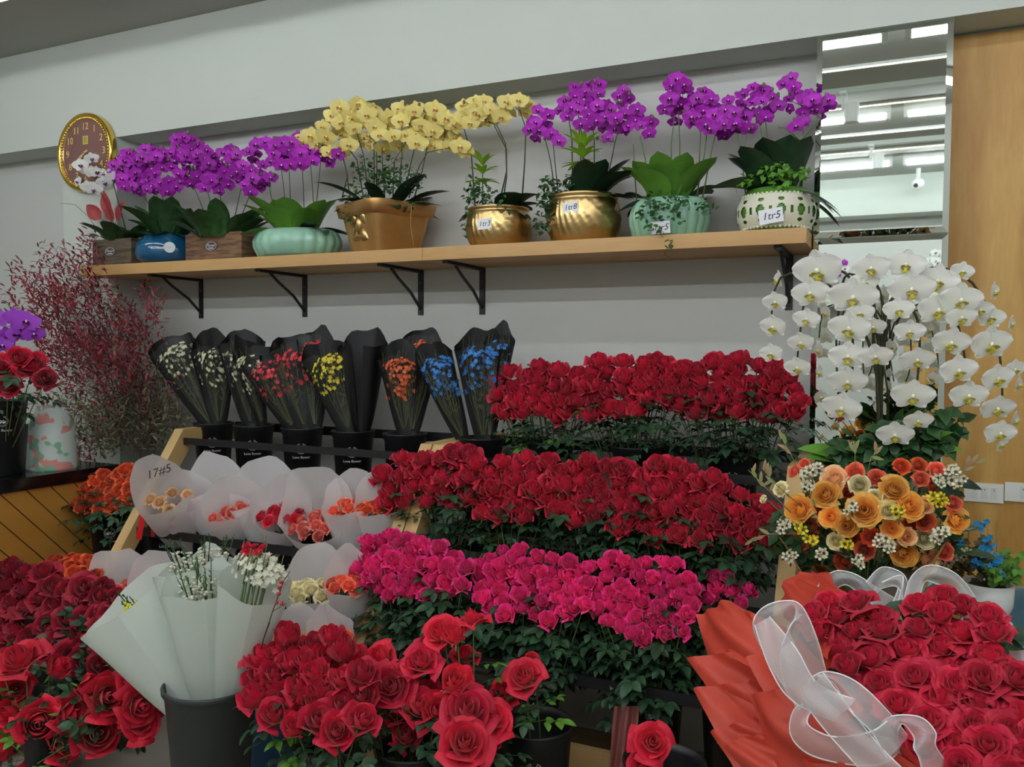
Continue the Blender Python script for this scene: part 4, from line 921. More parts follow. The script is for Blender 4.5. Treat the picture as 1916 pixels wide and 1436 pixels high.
for (cx, cy, rx, ry, n, red) in ((90, 510, 75, 55, 60, 1), (140, 500, 60, 60, 50, 1), (60, 560, 60, 50, 45, 1), (150, 570, 80, 60, 100, 1), (220, 620, 60, 60, 85, 1), (170, 670, 80, 50, 110, 1), (255, 570, 55, 55, 40, 1), (110, 620, 60, 40, 60, 1), (240, 690, 50, 50, 50, 1), (230, 760, 75, 55, 130, 0), (170, 770, 60, 50, 80, 0), (290, 720, 55, 50, 60, 0), (310, 780, 50, 50, 60, 0), (110, 760, 50, 60, 40, 0), (135, 830, 40, 25, 22, 1), (165, 440, 18, 14, 10, 1)):
    for k in range(n):
        a = rnd.uniform(0, 6.28); rr = math.sqrt(rnd.random()); Y = rnd.uniform(-.62, -.22) if cx < 200 else rnd.uniform(-.5, -.12)
        p = at(cx + rx * rr * math.cos(a), cy + ry * rr * math.sin(a), Y); d = (p - base).normalized() + V((rnd.uniform(-.5, .5), rnd.uniform(-.3, .3), rnd.uniform(-.2, .4)))
        twig_leaves(lr if (red and rnd.random() < .93) or rnd.random() < .1 else lo, p, d.normalized(), 7, .036)
        if k % 2 == 0: br.tube([p - t.location, p - d.normalized() * .09 - t.location], .0008, 3, cap=False)
for k, (x, y) in enumerate(((115, 450), (60, 520), (150, 480), (120, 560), (200, 560), (260, 600), (160, 640), (300, 700), (230, 690), (120, 700))):
    p = at(x, y, rnd.uniform(-.5, -.25)); s0 = at(262 if k % 2 else 290, 850, -.42); br.tube([base - t.location, s0 - t.location, s0.lerp(p, .5) + V((0, 0, .05)) - t.location, p - t.location], .0045, 5, .0012)
br.build('branches', mat('branch_brown', (72, 56, 44), .8), t, True)
lr.build('red_leaves', lred, t, True, kind='stuff'); lo.build('olive_leaves', lol, t, True, label='muted olive leaves', kind='stuff')
# ================================================================== WRAPPED BOUQUETS
def cone(mb, B, Tp, rt, rb, back, front, bdir, seed, a0=-PI, a1=PI, nu=30, nv=8, flat=.75, flare=.05, jag=.014, peaks=2):
    """paper rolled round an axis; the back edge rises by `back`, the front drops by `front` (metres)"""
    rnd = random.Random(seed); B, Tp = V(B), V(Tp); ax = (Tp - B); L = ax.length; ax.normalize()
    bk = (V(bdir) - ax * ax.dot(bdir)).normalized(); sd = ax.cross(bk)
    ph = [rnd.uniform(0, 6.28) for _ in range(4)]; pk = [(rnd.uniform(-1.0, 1.0), rnd.uniform(.008, .03)) for _ in range(peaks)]
    def f(u, v):
        a = a0 + (a1 - a0) * u; c = math.cos(a)
        hgt = L + (back * max(0, c) ** 1.2 - front * max(0, -c)) + jag * (.5 * math.sin(2 * a + ph[0]) + .3 * math.sin(5 * a + ph[1]))
        for (pa, ps) in pk: hgt += ps * max(0, 1 - abs(a - pa) / .45)
        t = v * hgt; r = rb + (rt - rb) * (v ** .8) + flare * rt * max(0, v - .8) * 5 * .3
        r *= 1 + .035 * math.sin(6 * a + ph[2] + v * 3) * v + .02 * math.sin(11 * a + ph[3]) * v
        return B + ax * t + (bk * math.cos(a) * flat + sd * math.sin(a)) * r
    mb.grid(f, nu, nv)
def wax_bunch(mb, gm, c, ax, sd, bk, rt, n, rnd, r=.0115, down=.15):
    for i in range(n):
        a = rnd.uniform(0, 2 * PI); q = math.sqrt(rnd.random()); dn = rnd.random() ** 2.2 * down
        p = c + (sd * math.cos(a) + bk * math.sin(a) * .6) * rt * q * (1 - dn * 1.6) + ax * (.035 * (1 - q * q) - dn + rnd.uniform(-.01, .01))
        N_ = (ax * .6 + (p - c).normalized() + V((0, -.8, 0))).normalized(); M_ = aim(p, N_, r * rnd.uniform(.7, 1.15), rnd.uniform(0, 6))
        vs = [M_ @ V((0, 0, .0))]; 
        for j in range(10): aa = PI * j / 5; rr = 1.0 if j % 2 == 0 else .62; vs.append(M_ @ V((math.cos(aa) * rr, math.sin(aa) * rr, .35 if j % 2 == 0 else .2)))
        mb.add(vs, [(0, 1 + j, 1 + (j + 1) % 10) for j in range(10)])
def small_bloom(root, p, n, r, m, kind='full'):
    put('rose_bloom', rngg.choice(roses(m, kind)), root, aim(p, n, r * 1.15, rngg.uniform(0, 6)))
def paper_bouquet(label, top, base, hw, back, front, Y, m, nfl, seed, group, Yb=None, side=0.0, pm=None, bloom_r=13, lean_f=0.25, extra=None, kind='full', text=None, low=0.0, rbf=.5):
    """top = pixel of the opening centre, base = pixel of the foot, hw = half width in pixels"""
    Yb = Y + .02 if Yb is None else Yb; Tp = at(top[0], top[1], Y); B = at(base[0], base[1], Yb); k = mpp(Tp); rt = hw * k * 1.12
    t = thing('paper_wrapped_bouquet', label, 'bouquet', B, 0, group); rl = B; rnd = random.Random(seed)
    ax = (Tp - B).normalized(); bdir = V((B.x - CAM.x, B.y - CAM.y, 0)).normalized() + V((side * .6, 0, 0)); mb = MB()
    cone(mb, V((0, 0, 0)), Tp - rl, rt, rt * rbf, back * .8 * k, front * k, bdir, seed); mb.build('wrap', pm or paper, t, True)
    c = Tp - rl - ax * (.05 * rt / .08 * .5 + max(front, 0) * k * .6 + low + (.03 if front < 0 else 0))
    if m is not None:
        bk = (bdir - ax * ax.dot(bdir)).normalized(); sd = ax.cross(bk)
        for i in range(nfl):
            a = i * 2.4; q = math.sqrt((i + .3) / nfl) * .78; p = c + (sd * math.cos(a) + bk * math.sin(a) * .72) * rt * q + ax * (.3 * rt * (1 - q * q)) + V((rnd.uniform(-1, 1), rnd.uniform(-1, 1), rnd.uniform(-1, 1))) * .004
            small_bloom(t, p, ax + (p - c) * 6 + V((0, -.3, 0)), bloom_r * k, m if not isinstance(m, list) else rnd.choice(m), kind)
    st = MB()
    for i in range(7):
        a = i * .9; o = V((math.cos(a), math.sin(a), 0)) * .016; st.tube([o * .6, c * .5 + o * 1.5, c + o * 2], .0028, 5)
    st.build('stems', stemm, t, True)
    if extra: extra(t, c, ax, rt, rnd)
    if text: put('price_writing', text_mesh(text[0], text[1] * k, 'price_writing', ink, shear=.3), t, aim(at(text[2], text[3], Y + text[5]) - rl, (CAM - Tp), 1, 0) @ Matrix.Rotation(math.radians(text[4]), 4, 'Z'))
    return t, B
GB = 'paper-wrapped bouquets on the left rack'
def hid_buckets(pxs, tier, names, group):
    for px, nm in zip(pxs, names): tier_bucket(px, tier, nm, group)
hid_buckets((318, 398, 478, 560, 645), 1, ['black bucket with a wreath emblem, leftmost under the pink wrapped bouquets', 'black bucket with a wreath emblem, second under the pink wrapped bouquets', 'black bucket with a wreath emblem, third under the pink wrapped bouquets', 'black bucket under the red rose wrapped in white paper', 'black bucket under the salmon roses wrapped in white paper'], G2)
hid_buckets((235, 345, 590, 660), 2, ['black bucket on the lowest tier, leftmost, under the pink paper bouquet', 'black bucket on the lowest tier behind the tall white wraps', 'black bucket on the lowest tier under the cream paper bouquet', 'black bucket on the lowest tier at the rack post'], G3)
R2 = [  # label, top, base, hw, back, front, colour, n, extra Y
    ('white paper bouquet with handwritten price above a peach rose, left end of middle tier', (308, 930), (338, 1010), 47, 95, -8, PEACH, 5, -.13),
    ('pink roses veiled in white paper, second bouquet from left on middle tier', (350, 945), (372, 1020), 50, 55, -14, SALM, 9, -.03),
    ('pink roses in white paper with the tallest folded back edge, middle tier', (405, 930), (425, 1020), 56, 90, -14, SALM, 9, .04),
    ('pink roses hidden in squat white paper before the tallest fold, middle tier', (440, 950), (458, 1025), 52, 50, -16, SALM, 9, -.05),
    ('pink roses in white paper with a rounded fan back, middle tier', (497, 940), (515, 1030), 60, 95, -10, SALM, 9, .03),
    ('bright red roses in white paper on the middle tier of the left rack', (527, 950), (548, 1035), 50, 45, 22, SCAR, 10, -.05),
    ('salmon roses spilling from a wide white paper wrap on the middle tier', (592, 960), (622, 1050), 64, 90, 28, SALM, 16, -.04),
    ('white paper bouquet showing one orange petal right of the salmon roses', (658, 945), (672, 1050), 50, 60, 2, CORAL, 8, .0),
    ('white paper bouquet with orange roses beside the rack post', (712, 940), (718, 1048), 44, 60, 14, DORG, 9, .02)]
for k, (lb, tp, bs, hw, bk, fr, m, n, dy) in enumerate(R2):
    paper_bouquet(lb, tp, bs, hw, bk, fr, -.76 + dy, m, n, 100 + k, GB, -.70, side=(-.5, -.2, .3, -.3, .3, -.1, .6, .2, 0)[k], bloom_r=12, text=('17#5', 21, 296, 884, 18, -.045) if k == 0 else None)
def stock(root, c, ax, rt, rnd):         # white stock with green tips
    g = MB(); wf = MB()
    for i in range(16):
        d = V((rnd.uniform(-1, 1), rnd.uniform(-1, 1), 0)) * rt * .6; p = c + d; q = p + ax * rnd.uniform(.06, .10) + d * .4
        g.tube([p, q], .0022, 4, .001)
        for j in range(8): pp = p.lerp(q, .4 + j * .08); leaf_into(g, pp, ax + V((rnd.uniform(-1, 1), rnd.uniform(-1, 1), 0)) * .8, V((0, -1, .2)), .012, .004, .1, .1, 1, 2)
        for j in range(9): pp = p + ax * rnd.uniform(-.02, .045) + V((rnd.uniform(-1, 1), rnd.uniform(-1, 1), 0)) * .014; wf.ball(pp, .0065, 5, 3, (1, 1, .7))
    g.build('green_tips', leafm, root, True, kind='stuff'); wf.build('white_florets', mat('floret_white', (226, 228, 206), .6, trans=.2), root, True, kind='stuff')
def daisies(root, c, ax, rt, rnd):
    wf = MB(); g = MB()
    sd = ax.cross(V((0, 1, 0))).normalized(); bk = sd.cross(ax); wax_bunch(wf, None, c + ax * .045, ax, sd, bk, rt * .85, 190, rnd, .0105, .05)
    for i in range(24): p = c + (sd * rnd.uniform(-.8, .8) + bk * rnd.uniform(-.6, .6)) * rt; g.tube([p, p + ax * rnd.uniform(.05, .11)], .0015, 4)
    wf.build('white_florets', mat('floret_white', (226, 228, 206), .6, trans=.2), root, True, kind='stuff'); g.build('sprig', stemm, root, True)
GB3 = 'paper-wrapped bouquets low on the left rack'
paper_bouquet('salmon roses in white paper at the left end of the lowest tier', (222, 1095), (262, 1180), 55, 65, 22, -1.02, SALM, 14, 120, GB3, -.95, side=-.6, bloom_r=14)
paper_bouquet('white paper bouquet behind the salmon one, partly folded over, lowest tier', (300, 1085), (320, 1180), 50, 50, 0, -.96, SALM, 8, 121, GB3, -.92, bloom_r=13)
paper_bouquet('cream roses in white paper on the lowest tier beside the white blossoms', (588, 1090), (594, 1195), 56, 62, 20, -1.02, CREAM, 11, 122, GB3, -.98, side=.4, bloom_r=15)
paper_bouquet('coral roses in white paper at the rack post on the lowest tier', (655, 1085), (652, 1190), 42, 60, 14, -1.0, CORAL, 9, 123, GB3, -.96, bloom_r=14)
paper_bouquet('peach roses in white paper standing low behind the deep red roses', (552, 1195), (562, 1300), 60, 48, 22, -1.18, PEACH, 12, 124, GB3, -1.15, bloom_r=17)
paper_bouquet('small coral rose bouquet in white paper right of the peach one', (617, 1185), (622, 1290), 40, 42, 18, -1.16, CORAL, 8, 125, GB3, -1.13, bloom_r=16)
for px, Y in ((560, -1.14),):
    p = fbase(px, Y); bucket(p.x, p.y, 0, 'black floor bucket behind the deep red roses holding peach wraps', 'black buckets on the floor', logo=False, scale=1.0)
# tall white wraps in the big front bucket
BG = MB().lathe([(.001, 0), (.088, 0), (.09, .004), (.118, .385), (.121, .388), (.122, .395), (.126, .398), (.127, .41), (.124, .414), (.119, .412), (.115, .38), (.087, .012), (.001, .01)], 48).mesh('bucket', mat('charcoal_plastic', (44, 50, 48), .5, bump=.12, scale=70), True)
q = atz(395, 1278, .41)
sc_ = 88 * mpp(q) / .127
tb = thing('flower_bucket', 'large plain charcoal bucket holding the tall white paper wraps', 'bucket', (q.x, q.y, 0), 0, None); tb.scale = (sc_, sc_, 1); put('bucket_body', BG, tb)
GW = 'tall white wraps in the big bucket'; Yq = q.y
def yellow_sprig(root, c, ax, rt, rnd):
    g = MB(); y = MB()
    for i in range(5):
        p = c + V((rnd.uniform(-.2, .9), rnd.uniform(-.3, .3), 0)) * rt * .4; q = p + ax * rnd.uniform(.07, .12) + V((-.02, 0, 0)); g.tube([p, q], .003, 4, .0015)
        for j in range(7): leaf_into(g, p.lerp(q, .3 + .1 * j), ax + V((rnd.uniform(-1, 1), rnd.uniform(-1, 1), 0)), V((0, -1, .2)), .016, .006, .1, .1, 1, 2)
        for j in range(8): y.ball(p + ax * .05 + V((rnd.uniform(-1, 1), rnd.uniform(-1, 1), rnd.uniform(-1, 1))) * .02, .006, 5, 3)
    g.build('green_tips', leafm, root, True, kind='stuff'); y.build('yellow_buds', mat('bud_yellow', (226, 220, 50), .6), root, True, kind='stuff')
paper_bouquet('tall white wrap with yellow buds leaning left in the big bucket', (243, 1128), (372, 1340), 88, 68, 30, Yq + .0, None, 0, 130, GW, Yq, side=.3, pm=paperg, rbf=.32, low=-.01, extra=yellow_sprig)
paper_bouquet('tall white wrap of white stock with green tips behind the others', (372, 1065), (395, 1330), 68, 22, 4, Yq + .07, None, 0, 131, GW, Yq + .04, pm=paperg, rbf=.32, low=-.05, extra=stock)
paper_bouquet('tall white wrap with stock tips in the middle of the big bucket', (385, 1098), (398, 1340), 70, 28, 12, Yq - .01, None, 0, 132, GW, Yq - .01, pm=paperg, rbf=.32, low=-.03, extra=stock)
paper_bouquet('tall white wrap of open white florets at the right of the big bucket', (478, 1090), (425, 1335), 60, 22, 20, Yq + .0, None, 0, 133, GW, Yq, pm=paperg, rbf=.32, low=-.055, extra=daisies)
t = thing('red_filler_flower', 'small red ruffled flower head above the white florets', 'flower', at(470, 1090, Yq), 0)
for k in range(12): small_bloom(t, at(476 + rngg.uniform(-18, 18), 1030 + rngg.uniform(-8, 8), Yq + rngg.uniform(-.02, .02)) - t.location, (rngg.uniform(-.5, .5), -.5, 1), .012, SCAR)
MB().tube([(0, 0, -.1), at(474, 1060, Yq) - t.location, at(476, 1034, Yq) - t.location], .002, 5).build('stem', stemm, t, True)
t = thing('berry_twig', 'thin dark twig with red berries beside the cream bouquet', 'twig', at(490, 1215, Yq - .03), 0)
pts = [at(x, y, Yq - .03) - t.location for x, y in ((475, 1280), (492, 1200), (510, 1145), (530, 1090), (542, 1070))]
tw = MB().tube(pts, .002, 5, .001); tw.tube([pts[2], at(536, 1130, Yq - .03) - t.location], .0012, 4); tw.tube([pts[1], at(505, 1165, Yq - .03) - t.location], .0012, 4); tw.build('twig', mat('twig_dark', (62, 44, 44), .8), t, True)
for x, y in ((522, 1112), (526, 1090), (518, 1128), (527, 1130), (523, 1100)): MB().ball(at(x, y, Yq - .035) - t.location, .0055, 8, 5).build('berry', mat('berry_red', (190, 24, 50), .35), t, True)

# ------------------------------------------------------------------ dark wraps with wax flowers on the top tier
hid_buckets((400, 475, 566, 661, 758, 900), 0, ['black bucket of white waxflower wraps, leftmost on the top tier', 'black bucket of white waxflower wraps, second on the top tier', 'black bucket of red waxflower wraps on the top tier', 'black bucket of yellow waxflower wraps on the top tier', 'black bucket of orange waxflower wraps on the top tier', 'black bucket of blue waxflower wraps on the top tier'], G1)
wrapb = mat('black_wrap', (9, 9, 11), .45, trans=.0, spec=.25); film2 = mat('clear_wrap', (200, 205, 205), .1, alpha=.035, spec=.45)
def waxcol(n, c): return mat('wax_' + n, c, .55, vary=.0, trans=.15)
WC = {'white': waxcol('white', (214, 214, 176)), 'red': waxcol('red', (220, 44, 62)), 'yellow': waxcol('yellow', (224, 206, 40)), 'orange': waxcol('orange', (232, 104, 46)), 'blue': waxcol('blue', (50, 128, 204))}
WCC = mat('wax_centre', (96, 84, 48), .6)
def wax_bouquet(label, top, base, hw, Y, col, seed, n=70, back=26, side=0.0, tilt=0, empty=False, group='dark-wrapped waxflower bouquets on the top tier', clear=True, a_back=2.0, rb=.3):
    Tp = at(top[0], top[1], Y); B = at(base[0], base[1], -.37); k = mpp(Tp); rt = hw * k; rnd = random.Random(seed)
    t = thing('wrapped_waxflowers', label, 'bouquet', B, 0, group); rl = B; ax = (Tp - B).normalized(); bdir = V((B.x - CAM.x, B.y - CAM.y, 0)).normalized() + V((side * .6, 0, 0))
    bk = (bdir - ax * ax.dot(bdir)).normalized(); sd = ax.cross(bk)
    mb = MB(); cone(mb, V((0, 0, 0)), Tp - rl, rt, rt * rb, back * k, back * .3 * k, bdir, seed, -a_back, a_back, 26, 8, jag=.015, peaks=2); mb.build('black_wrap', wrapb, t, True)
    if clear:
        mb = MB(); cone(mb, V((0, 0, 0)), Tp - rl, rt * 1.02, rt * (rb + .03), 0, -.01, bdir, seed + 3, a_back - .25, 2 * PI - a_back + .25, 20, 8, jag=.02, peaks=1); mb.build('clear_front', film2, t, True)
    if not empty:
        c = Tp - rl - ax * .035; mb = MB(); wax_bunch(mb, None, c, ax, sd, bk, rt * .9, n, rnd); mb.build('blossoms', WC[col], t, True, kind='stuff')
        g = MB()
        for i in range(16):
            a = rnd.uniform(0, 6.28); q = rnd.random() ** .5; p = c + (sd * math.cos(a) + bk * math.sin(a) * .6) * rt * .8 * q; g.tube([ax * .03 + (p - c) * .1, p * .5 + (p - c) * .15, p - ax * .01], .0013, 3, cap=False)
            for j in range(5): pp = (p * rnd.uniform(.35, .95)); leaf_into(g, pp, ax + V((rnd.uniform(-1, 1), rnd.uniform(-1, 1), 0)) * .8, V((0, -1, 0)), .03, .004, .2, .1, 1, 2)
        for i in range(8):
            p = c + (sd * rnd.uniform(-.8, .8) + bk * rnd.uniform(0, .6)) * rt; g.tube([p, p + ax * rnd.uniform(.05, .085) + sd * rnd.uniform(-.01, .01)], .0013, 3, .0008)
        g.build('green_sprigs', mat('sprig_green', (88, 96, 48), .6), t, True)
    return t
Wd = [('white waxflowers in a black and clear wrap leaning far left', (322, 650), (398, 800), 44, -.42, 'white', 0, 0),
      ('black wrap of white waxflowers, second from left on the top tier', (400, 655), (410, 800), 40, -.40, 'white', .1, 0),
      ('white waxflowers in a dark wrap above the second wreath bucket', (452, 648), (470, 800), 42, -.36, 'white', .2, 0),
      ('narrow clear wrap of white waxflowers leaning against the red ones', (462, 668), (492, 800), 26, -.44, 'white', .3, 0),
      ('red waxflowers in a dark wrap leaning left on the top tier', (492, 680), (552, 806), 40, -.45, 'red', -.2, 0),
      ('red waxflowers in an upright dark wrap on the top tier', (550, 655), (572, 806), 46, -.38, 'red', .1, 0),
      ('yellow waxflowers in a dark wrap on the top tier', (612, 668), (655, 812), 48, -.42, 'yellow', .2, 0),
      ('mostly hidden dark wrap with red waxflowers behind the yellow ones', (590, 640), (590, 806), 34, -.28, 'red', 0, 0),
      ('plain black wrap leaning right behind the yellow waxflowers', (678, 645), (678, 810), 46, -.33, 'yellow', .5, 1),
      ('orange waxflowers in an upright dark wrap on the top tier', (746, 672), (757, 816), 38, -.40, 'orange', 0, 0),
      ('dark wrap of orange waxflowers behind the orange and blue ones', (790, 640), (770, 816), 38, -.27, 'orange', 0, 0),
      ('blue waxflowers in a narrow clear wrap leaning left', (812, 672), (868, 828), 36, -.44, 'blue', -.2, 0),
      ('blue waxflowers in an upright black wrap on the top tier', (893, 650), (905, 828), 44, -.40, 'blue', .1, 0),
      ('dark wrap with a few green-blue sprigs at the right of the blue bouquets', (935, 640), (915, 828), 28, -.33, 'blue', .2, 0)]
for k, (lb, tp, bs, hw, Y, c, sd_, em) in enumerate(Wd):
    wax_bouquet(lb, tp, bs, hw, Y, c, 200 + k, n=(120 if c != 'blue' or hw > 30 else 30), back=30, side=sd_, empty=bool(em), a_back=(2.9 if em else 2.05), clear=not em)

# red clip hanging on the rack's left frame
q = at(262, 975, -.86); t = thing('red_ribbon', 'red ribbon strip hanging on the left rack frame', 'ribbon', q)
rm = mat('ribbon_red', (200, 26, 34), .5)
MB().grid(lambda u, v: at(254 + 11 * u + 10 * (1 - v), 950 + 60 * v, -.875 - .006 * math.sin(v * 3)) - q, 2, 8).build('strip', rm, t, True)
MB().grid(lambda u, v: at(278 + 7 * u + 5 * v, 965 + 40 * v, -.855) - q, 2, 6).build('tail', mat('ribbon_dark', (130, 20, 26), .5), t, True)
# blue floor bucket between
q = at(486, 1350, -1.25); t = thing('blue_bucket', 'small blue plastic bucket behind the big charcoal bucket', 'bucket', (q.x + .03, -1.22, 0))
MB().lathe([(.001, 0), (.085, 0), (.10, .24), (.104, .245), (.104, .26), (.098, .26), (.083, .01), (.001, .008)], 36).build('bucket_body', mat('blue_plastic', (56, 112, 160), .4), t, True)
# dusty pink cloth hanging below the pink roses
q = at(1170, 1325, -1.075); t = thing('hanging_cloth', 'dusty pink cloth hanging from the rack front beneath the pink roses', 'cloth', q)
MB().grid(lambda u, v: at(1148 + 48 * u - 10 * v, 1322 + 150 * v, -1.08 - .012 * math.sin(u * 14 + v * 2) - .01 * v) - q, 24, 10).build('cloth', mat('pink_cloth', (160, 96, 90), .9, trans=.1), t, True)
# ================================================================== RIGHT SIDE
tz = .665
t = thing('side_table', 'low wooden side table carrying the white orchids and the orange arrangement', 'table', (-.02, -1.05, 0))
tw_ = wood('table_wood', (190, 150, 92), (160, 120, 66), 'X', 3, 4)
MB().box((-.22, -.27, tz - .03), (.24, .2, tz)).build('table_top', tw_, t)
for sx, sy in ((-.19, -.24), (.21, -.24), (.21, .17), (-.19, .17)): MB().box((sx - .018, sy - .018, 0), (sx + .018, sy + .018, tz - .03)).build('leg', tw_, t)
MB().box((-.19, -.235, tz - .1), (.21, -.22, tz - .03)).build('apron', tw_, t)
# ---- big white orchid
Yo = -.98; bo = at(1645, 880, Yo)
t = thing('white_orchid_planter', 'large planter of cascading white orchids before the mirror', 'orchid', (bo.x, Yo, tz))
MB().lathe([(.001, 0), (.08, 0), (.1, .02), (.13, .16), (.125, .2), (.118, .2), (.12, .15), (.09, .02)], 36).build('pot', mat('planter_white', (220, 220, 214), .3), t, True)
moss(t, .118, .185); rl = t.location
OWP = [(450, 230, 170), (195, 290, 72), (400, 375, 125), (175, 430, 88), (670, 400, 160), (375, 540, 92), (165, 590, 105), (340, 690, 92), (150, 760, 85), (320, 850, 95), (790, 215, 120), (1010, 195, 125), (740, 305, 100), (1045, 350, 148), (1205, 300, 140), (865, 380, 70), (1355, 420, 142), (1210, 485, 138), (650, 600, 142), (800, 590, 85), (960, 480, 100), (1360, 530, 105), (1550, 530, 95), (1290, 690, 132), (1545, 700, 150), (1030, 620, 100), (640, 780, 125), (815, 780, 110), (1080, 800, 112), (455, 740, 62), (635, 940, 125), (845, 980, 62), (1340, 870, 130), (1590, 920, 122), (1700, 860, 85), (1050, 1030, 138), (1405, 1030, 126), (1590, 1110, 118), (600, 1110, 130), (850, 1110, 68), (1085, 1190, 95), (940, 1280, 118), (1605, 1270, 112), (1365, 235, 82), (1570, 365, 72), (1680, 570, 62), (460, 880, 50), (458, 1040, 52), (1185, 920, 52), (1610, 1345, 62), (1725, 960, 62), (720, 500, 90), (560, 335, 60), (1150, 610, 60), (1480, 480, 90), (500, 500, 60), (900, 720, 60), (1700, 1190, 70), (1500, 1120, 60)]
rnd = random.Random(77)
for (x, y, wd) in OWP:
    px, py = 1400 + x / 3.418, 440 + y / 3.418; rr = max(wd, 55) / 3.418 * .97
    dome = ((px - 1650) / 260) ** 2 * .16; Y = Yo - .17 + dome + (.12 if wd < 75 else 0) + rnd.uniform(-.02, .02)
    p = at(px, py, Y); tc = (CAM - p).normalized(); out = V(((px - 1650) / 260 * .75, 0, -.12 - (py - 480) / 900))
    if wd < 75: out += V((rnd.choice((-1, 1)) * 1.3 if abs(px - 1650) < 150 else (1.4 if px > 1650 else -1.4), .2, .1)); rr *= 1.15
    n = tc + out + V((rnd.uniform(-.2, .2), 0, rnd.uniform(-.15, .15)))
    M_ = aim(p - rl, n, mpp(p) * rr, rnd.uniform(-.15, .15)); f_ = put('orchid_flower', OW, t, M_); put('lip', OWL, f_, None, 'yellow lip')
st = [[(1640, 700), (1560, 540), (1460, 520), (1440, 640)], [(1640, 680), (1600, 530), (1520, 500), (1500, 600), (1490, 690)], [(1645, 660), (1620, 540), (1580, 520), (1565, 640), (1570, 760)], [(1650, 640), (1690, 540), (1760, 530), (1800, 640), (1810, 740)], [(1655, 640), (1720, 510), (1820, 530), (1870, 660), (1875, 800)], [(1650, 640), (1650, 560), (1630, 520), (1640, 600), (1670, 790)], [(1655, 640), (1700, 580), (1720, 620), (1715, 720), (1700, 760)], [(1648, 660), (1600, 600), (1595, 700), (1580, 740)]]
for k, s in enumerate(st):
    pts = [V((bo.x, Yo, tz + .18))] + [at(x, y, Yo - .10 + ((x - 1650) / 260) ** 2 * .16) for x, y in s]; fine = []
    for i in range(len(pts) - 1):
        a, b_, c, d = pts[max(i - 1, 0)], pts[i], pts[i + 1], pts[min(i + 2, len(pts) - 1)]
        for j in range(4): u = j / 4; fine.append(.5 * ((2 * b_) + (c - a) * u + (2 * a - 5 * b_ + 4 * c - d) * u * u + (3 * b_ - a - 3 * c + d) * u ** 3))
    spike(t, fine, .0045, stemd)
for k in range(12):
    a = -PI / 2 + (k - 5.5) * .42; orchid_leaf(t, (math.cos(a) * .06, math.sin(a) * .05, .19), a, .20 + .03 * (k % 3), .10, 1.0 - .25 * (k % 3), leafb if k in (0, 1, 4) else leafm, .5)
for (x, y) in ((1500, 830), (1530, 850), (1770, 800), (1790, 830)): 
    p = at(x, y, Yo - .12); b_ = at(1645, 880, Yo); mb = MB(); leaf_into(mb, b_.lerp(p, .3) - rl, p - b_, V((0, -.6, 1)), .17, .07, .2, .15, 4, 7); mb.build('leaf', leafb, t, True)
ivy(t, [(1700, 830, Yo - .1, 70, 50, 120), (1600, 850, Yo - .1, 60, 35, 80), (1765, 790, Yo - .05, 30, 35, 40)], leafm, .045, 12, 'ivy_leaves')
# ---- orange arrangement
Ya = -1.24; ba = at(1620, 1060, Ya)
t = thing('orange_flower_arrangement', 'round arrangement of orange, peach and cream roses below the white orchids', 'bouquet', (ba.x, Ya + .06, tz)); rl = t.location
MB().lathe([(.001, 0), (.09, 0), (.1, .02), (.12, .13), (.116, .13), (.09, .02)], 36).build('basket', mat('kraft_pot', (186, 152, 92), .8), t, True)
kp = mat('kraft_paper', (206, 178, 112), .8, trans=.3)
mb = MB(); cone(mb, V((0, 0, .1)), V((-.02, .04, .32)), .2, .1, .06, .12, V((0, 1, 0)), 5, -2.2, 2.2, 24, 6, 1); mb.build('kraft_wrap', kp, t, True)
OA = [(655, 285, 88, PEACH), (600, 385, 92, ORNG), (430, 480, 100, ORNG), (300, 350, 52, CREAM), (180, 410, 28, CREAM), (815, 320, 70, CREAM), (920, 395, 52, CREAM), (1040, 355, 95, ORNG), (1140, 465, 92, ORNG), (850, 490, 108, ORNG), (1000, 490, 68, CREAM), (730, 585, 76, ORNG), (630, 530, 72, ORNG), (745, 375, 48, RUST), (570, 480, 50, RUST), (1250, 450, 62, PEACH), (1430, 440, 58, CORAL), (1440, 550, 86, ORNG), (1250, 560, 62, DORG), (1030, 610, 72, ORNG), (1130, 660, 62, PEACH), (1245, 670, 76, CREAM), (1100, 765, 90, ORNG), (890, 660, 66, DORG), (850, 750, 66, CORAL), (660, 690, 56, CREAM), (580, 655, 36, RUST), (430, 700, 60, CORAL), (345, 650, 50, RUST), (470, 820, 56, CORAL), (560, 850, 44, RUST), (720, 820, 66, DORG), (860, 890, 56, CREAM), (635, 855, 32, CREAM), (1240, 810, 86, PEACH), (1010, 810, 46, RUST), (790, 240, 66, CORAL), (930, 275, 58, CORAL), (1090, 200, 58, DORG), (1205, 190, 52, DORG), (1215, 280, 56, CORAL), (1320, 230, 62, CORAL), (395, 235, 46, CORAL), (455, 180, 38, CORAL), (930, 780, 46, CREAM), (1370, 760, 62, CORAL), (1150, 580, 62, RUST), (1300, 330, 50, RUST), (510, 600, 60, RUST), (760, 660, 60, RUST)]
rnd = random.Random(3); ctr = at(1630, 985, Ya + .12); sm = MB()
NMS = {ORNG: 'orange_rose', PEACH: 'peach_rose', CREAM: 'cream_rose', CORAL: 'coral_rose', RUST: 'rust_rose', DORG: 'orange_rose'}
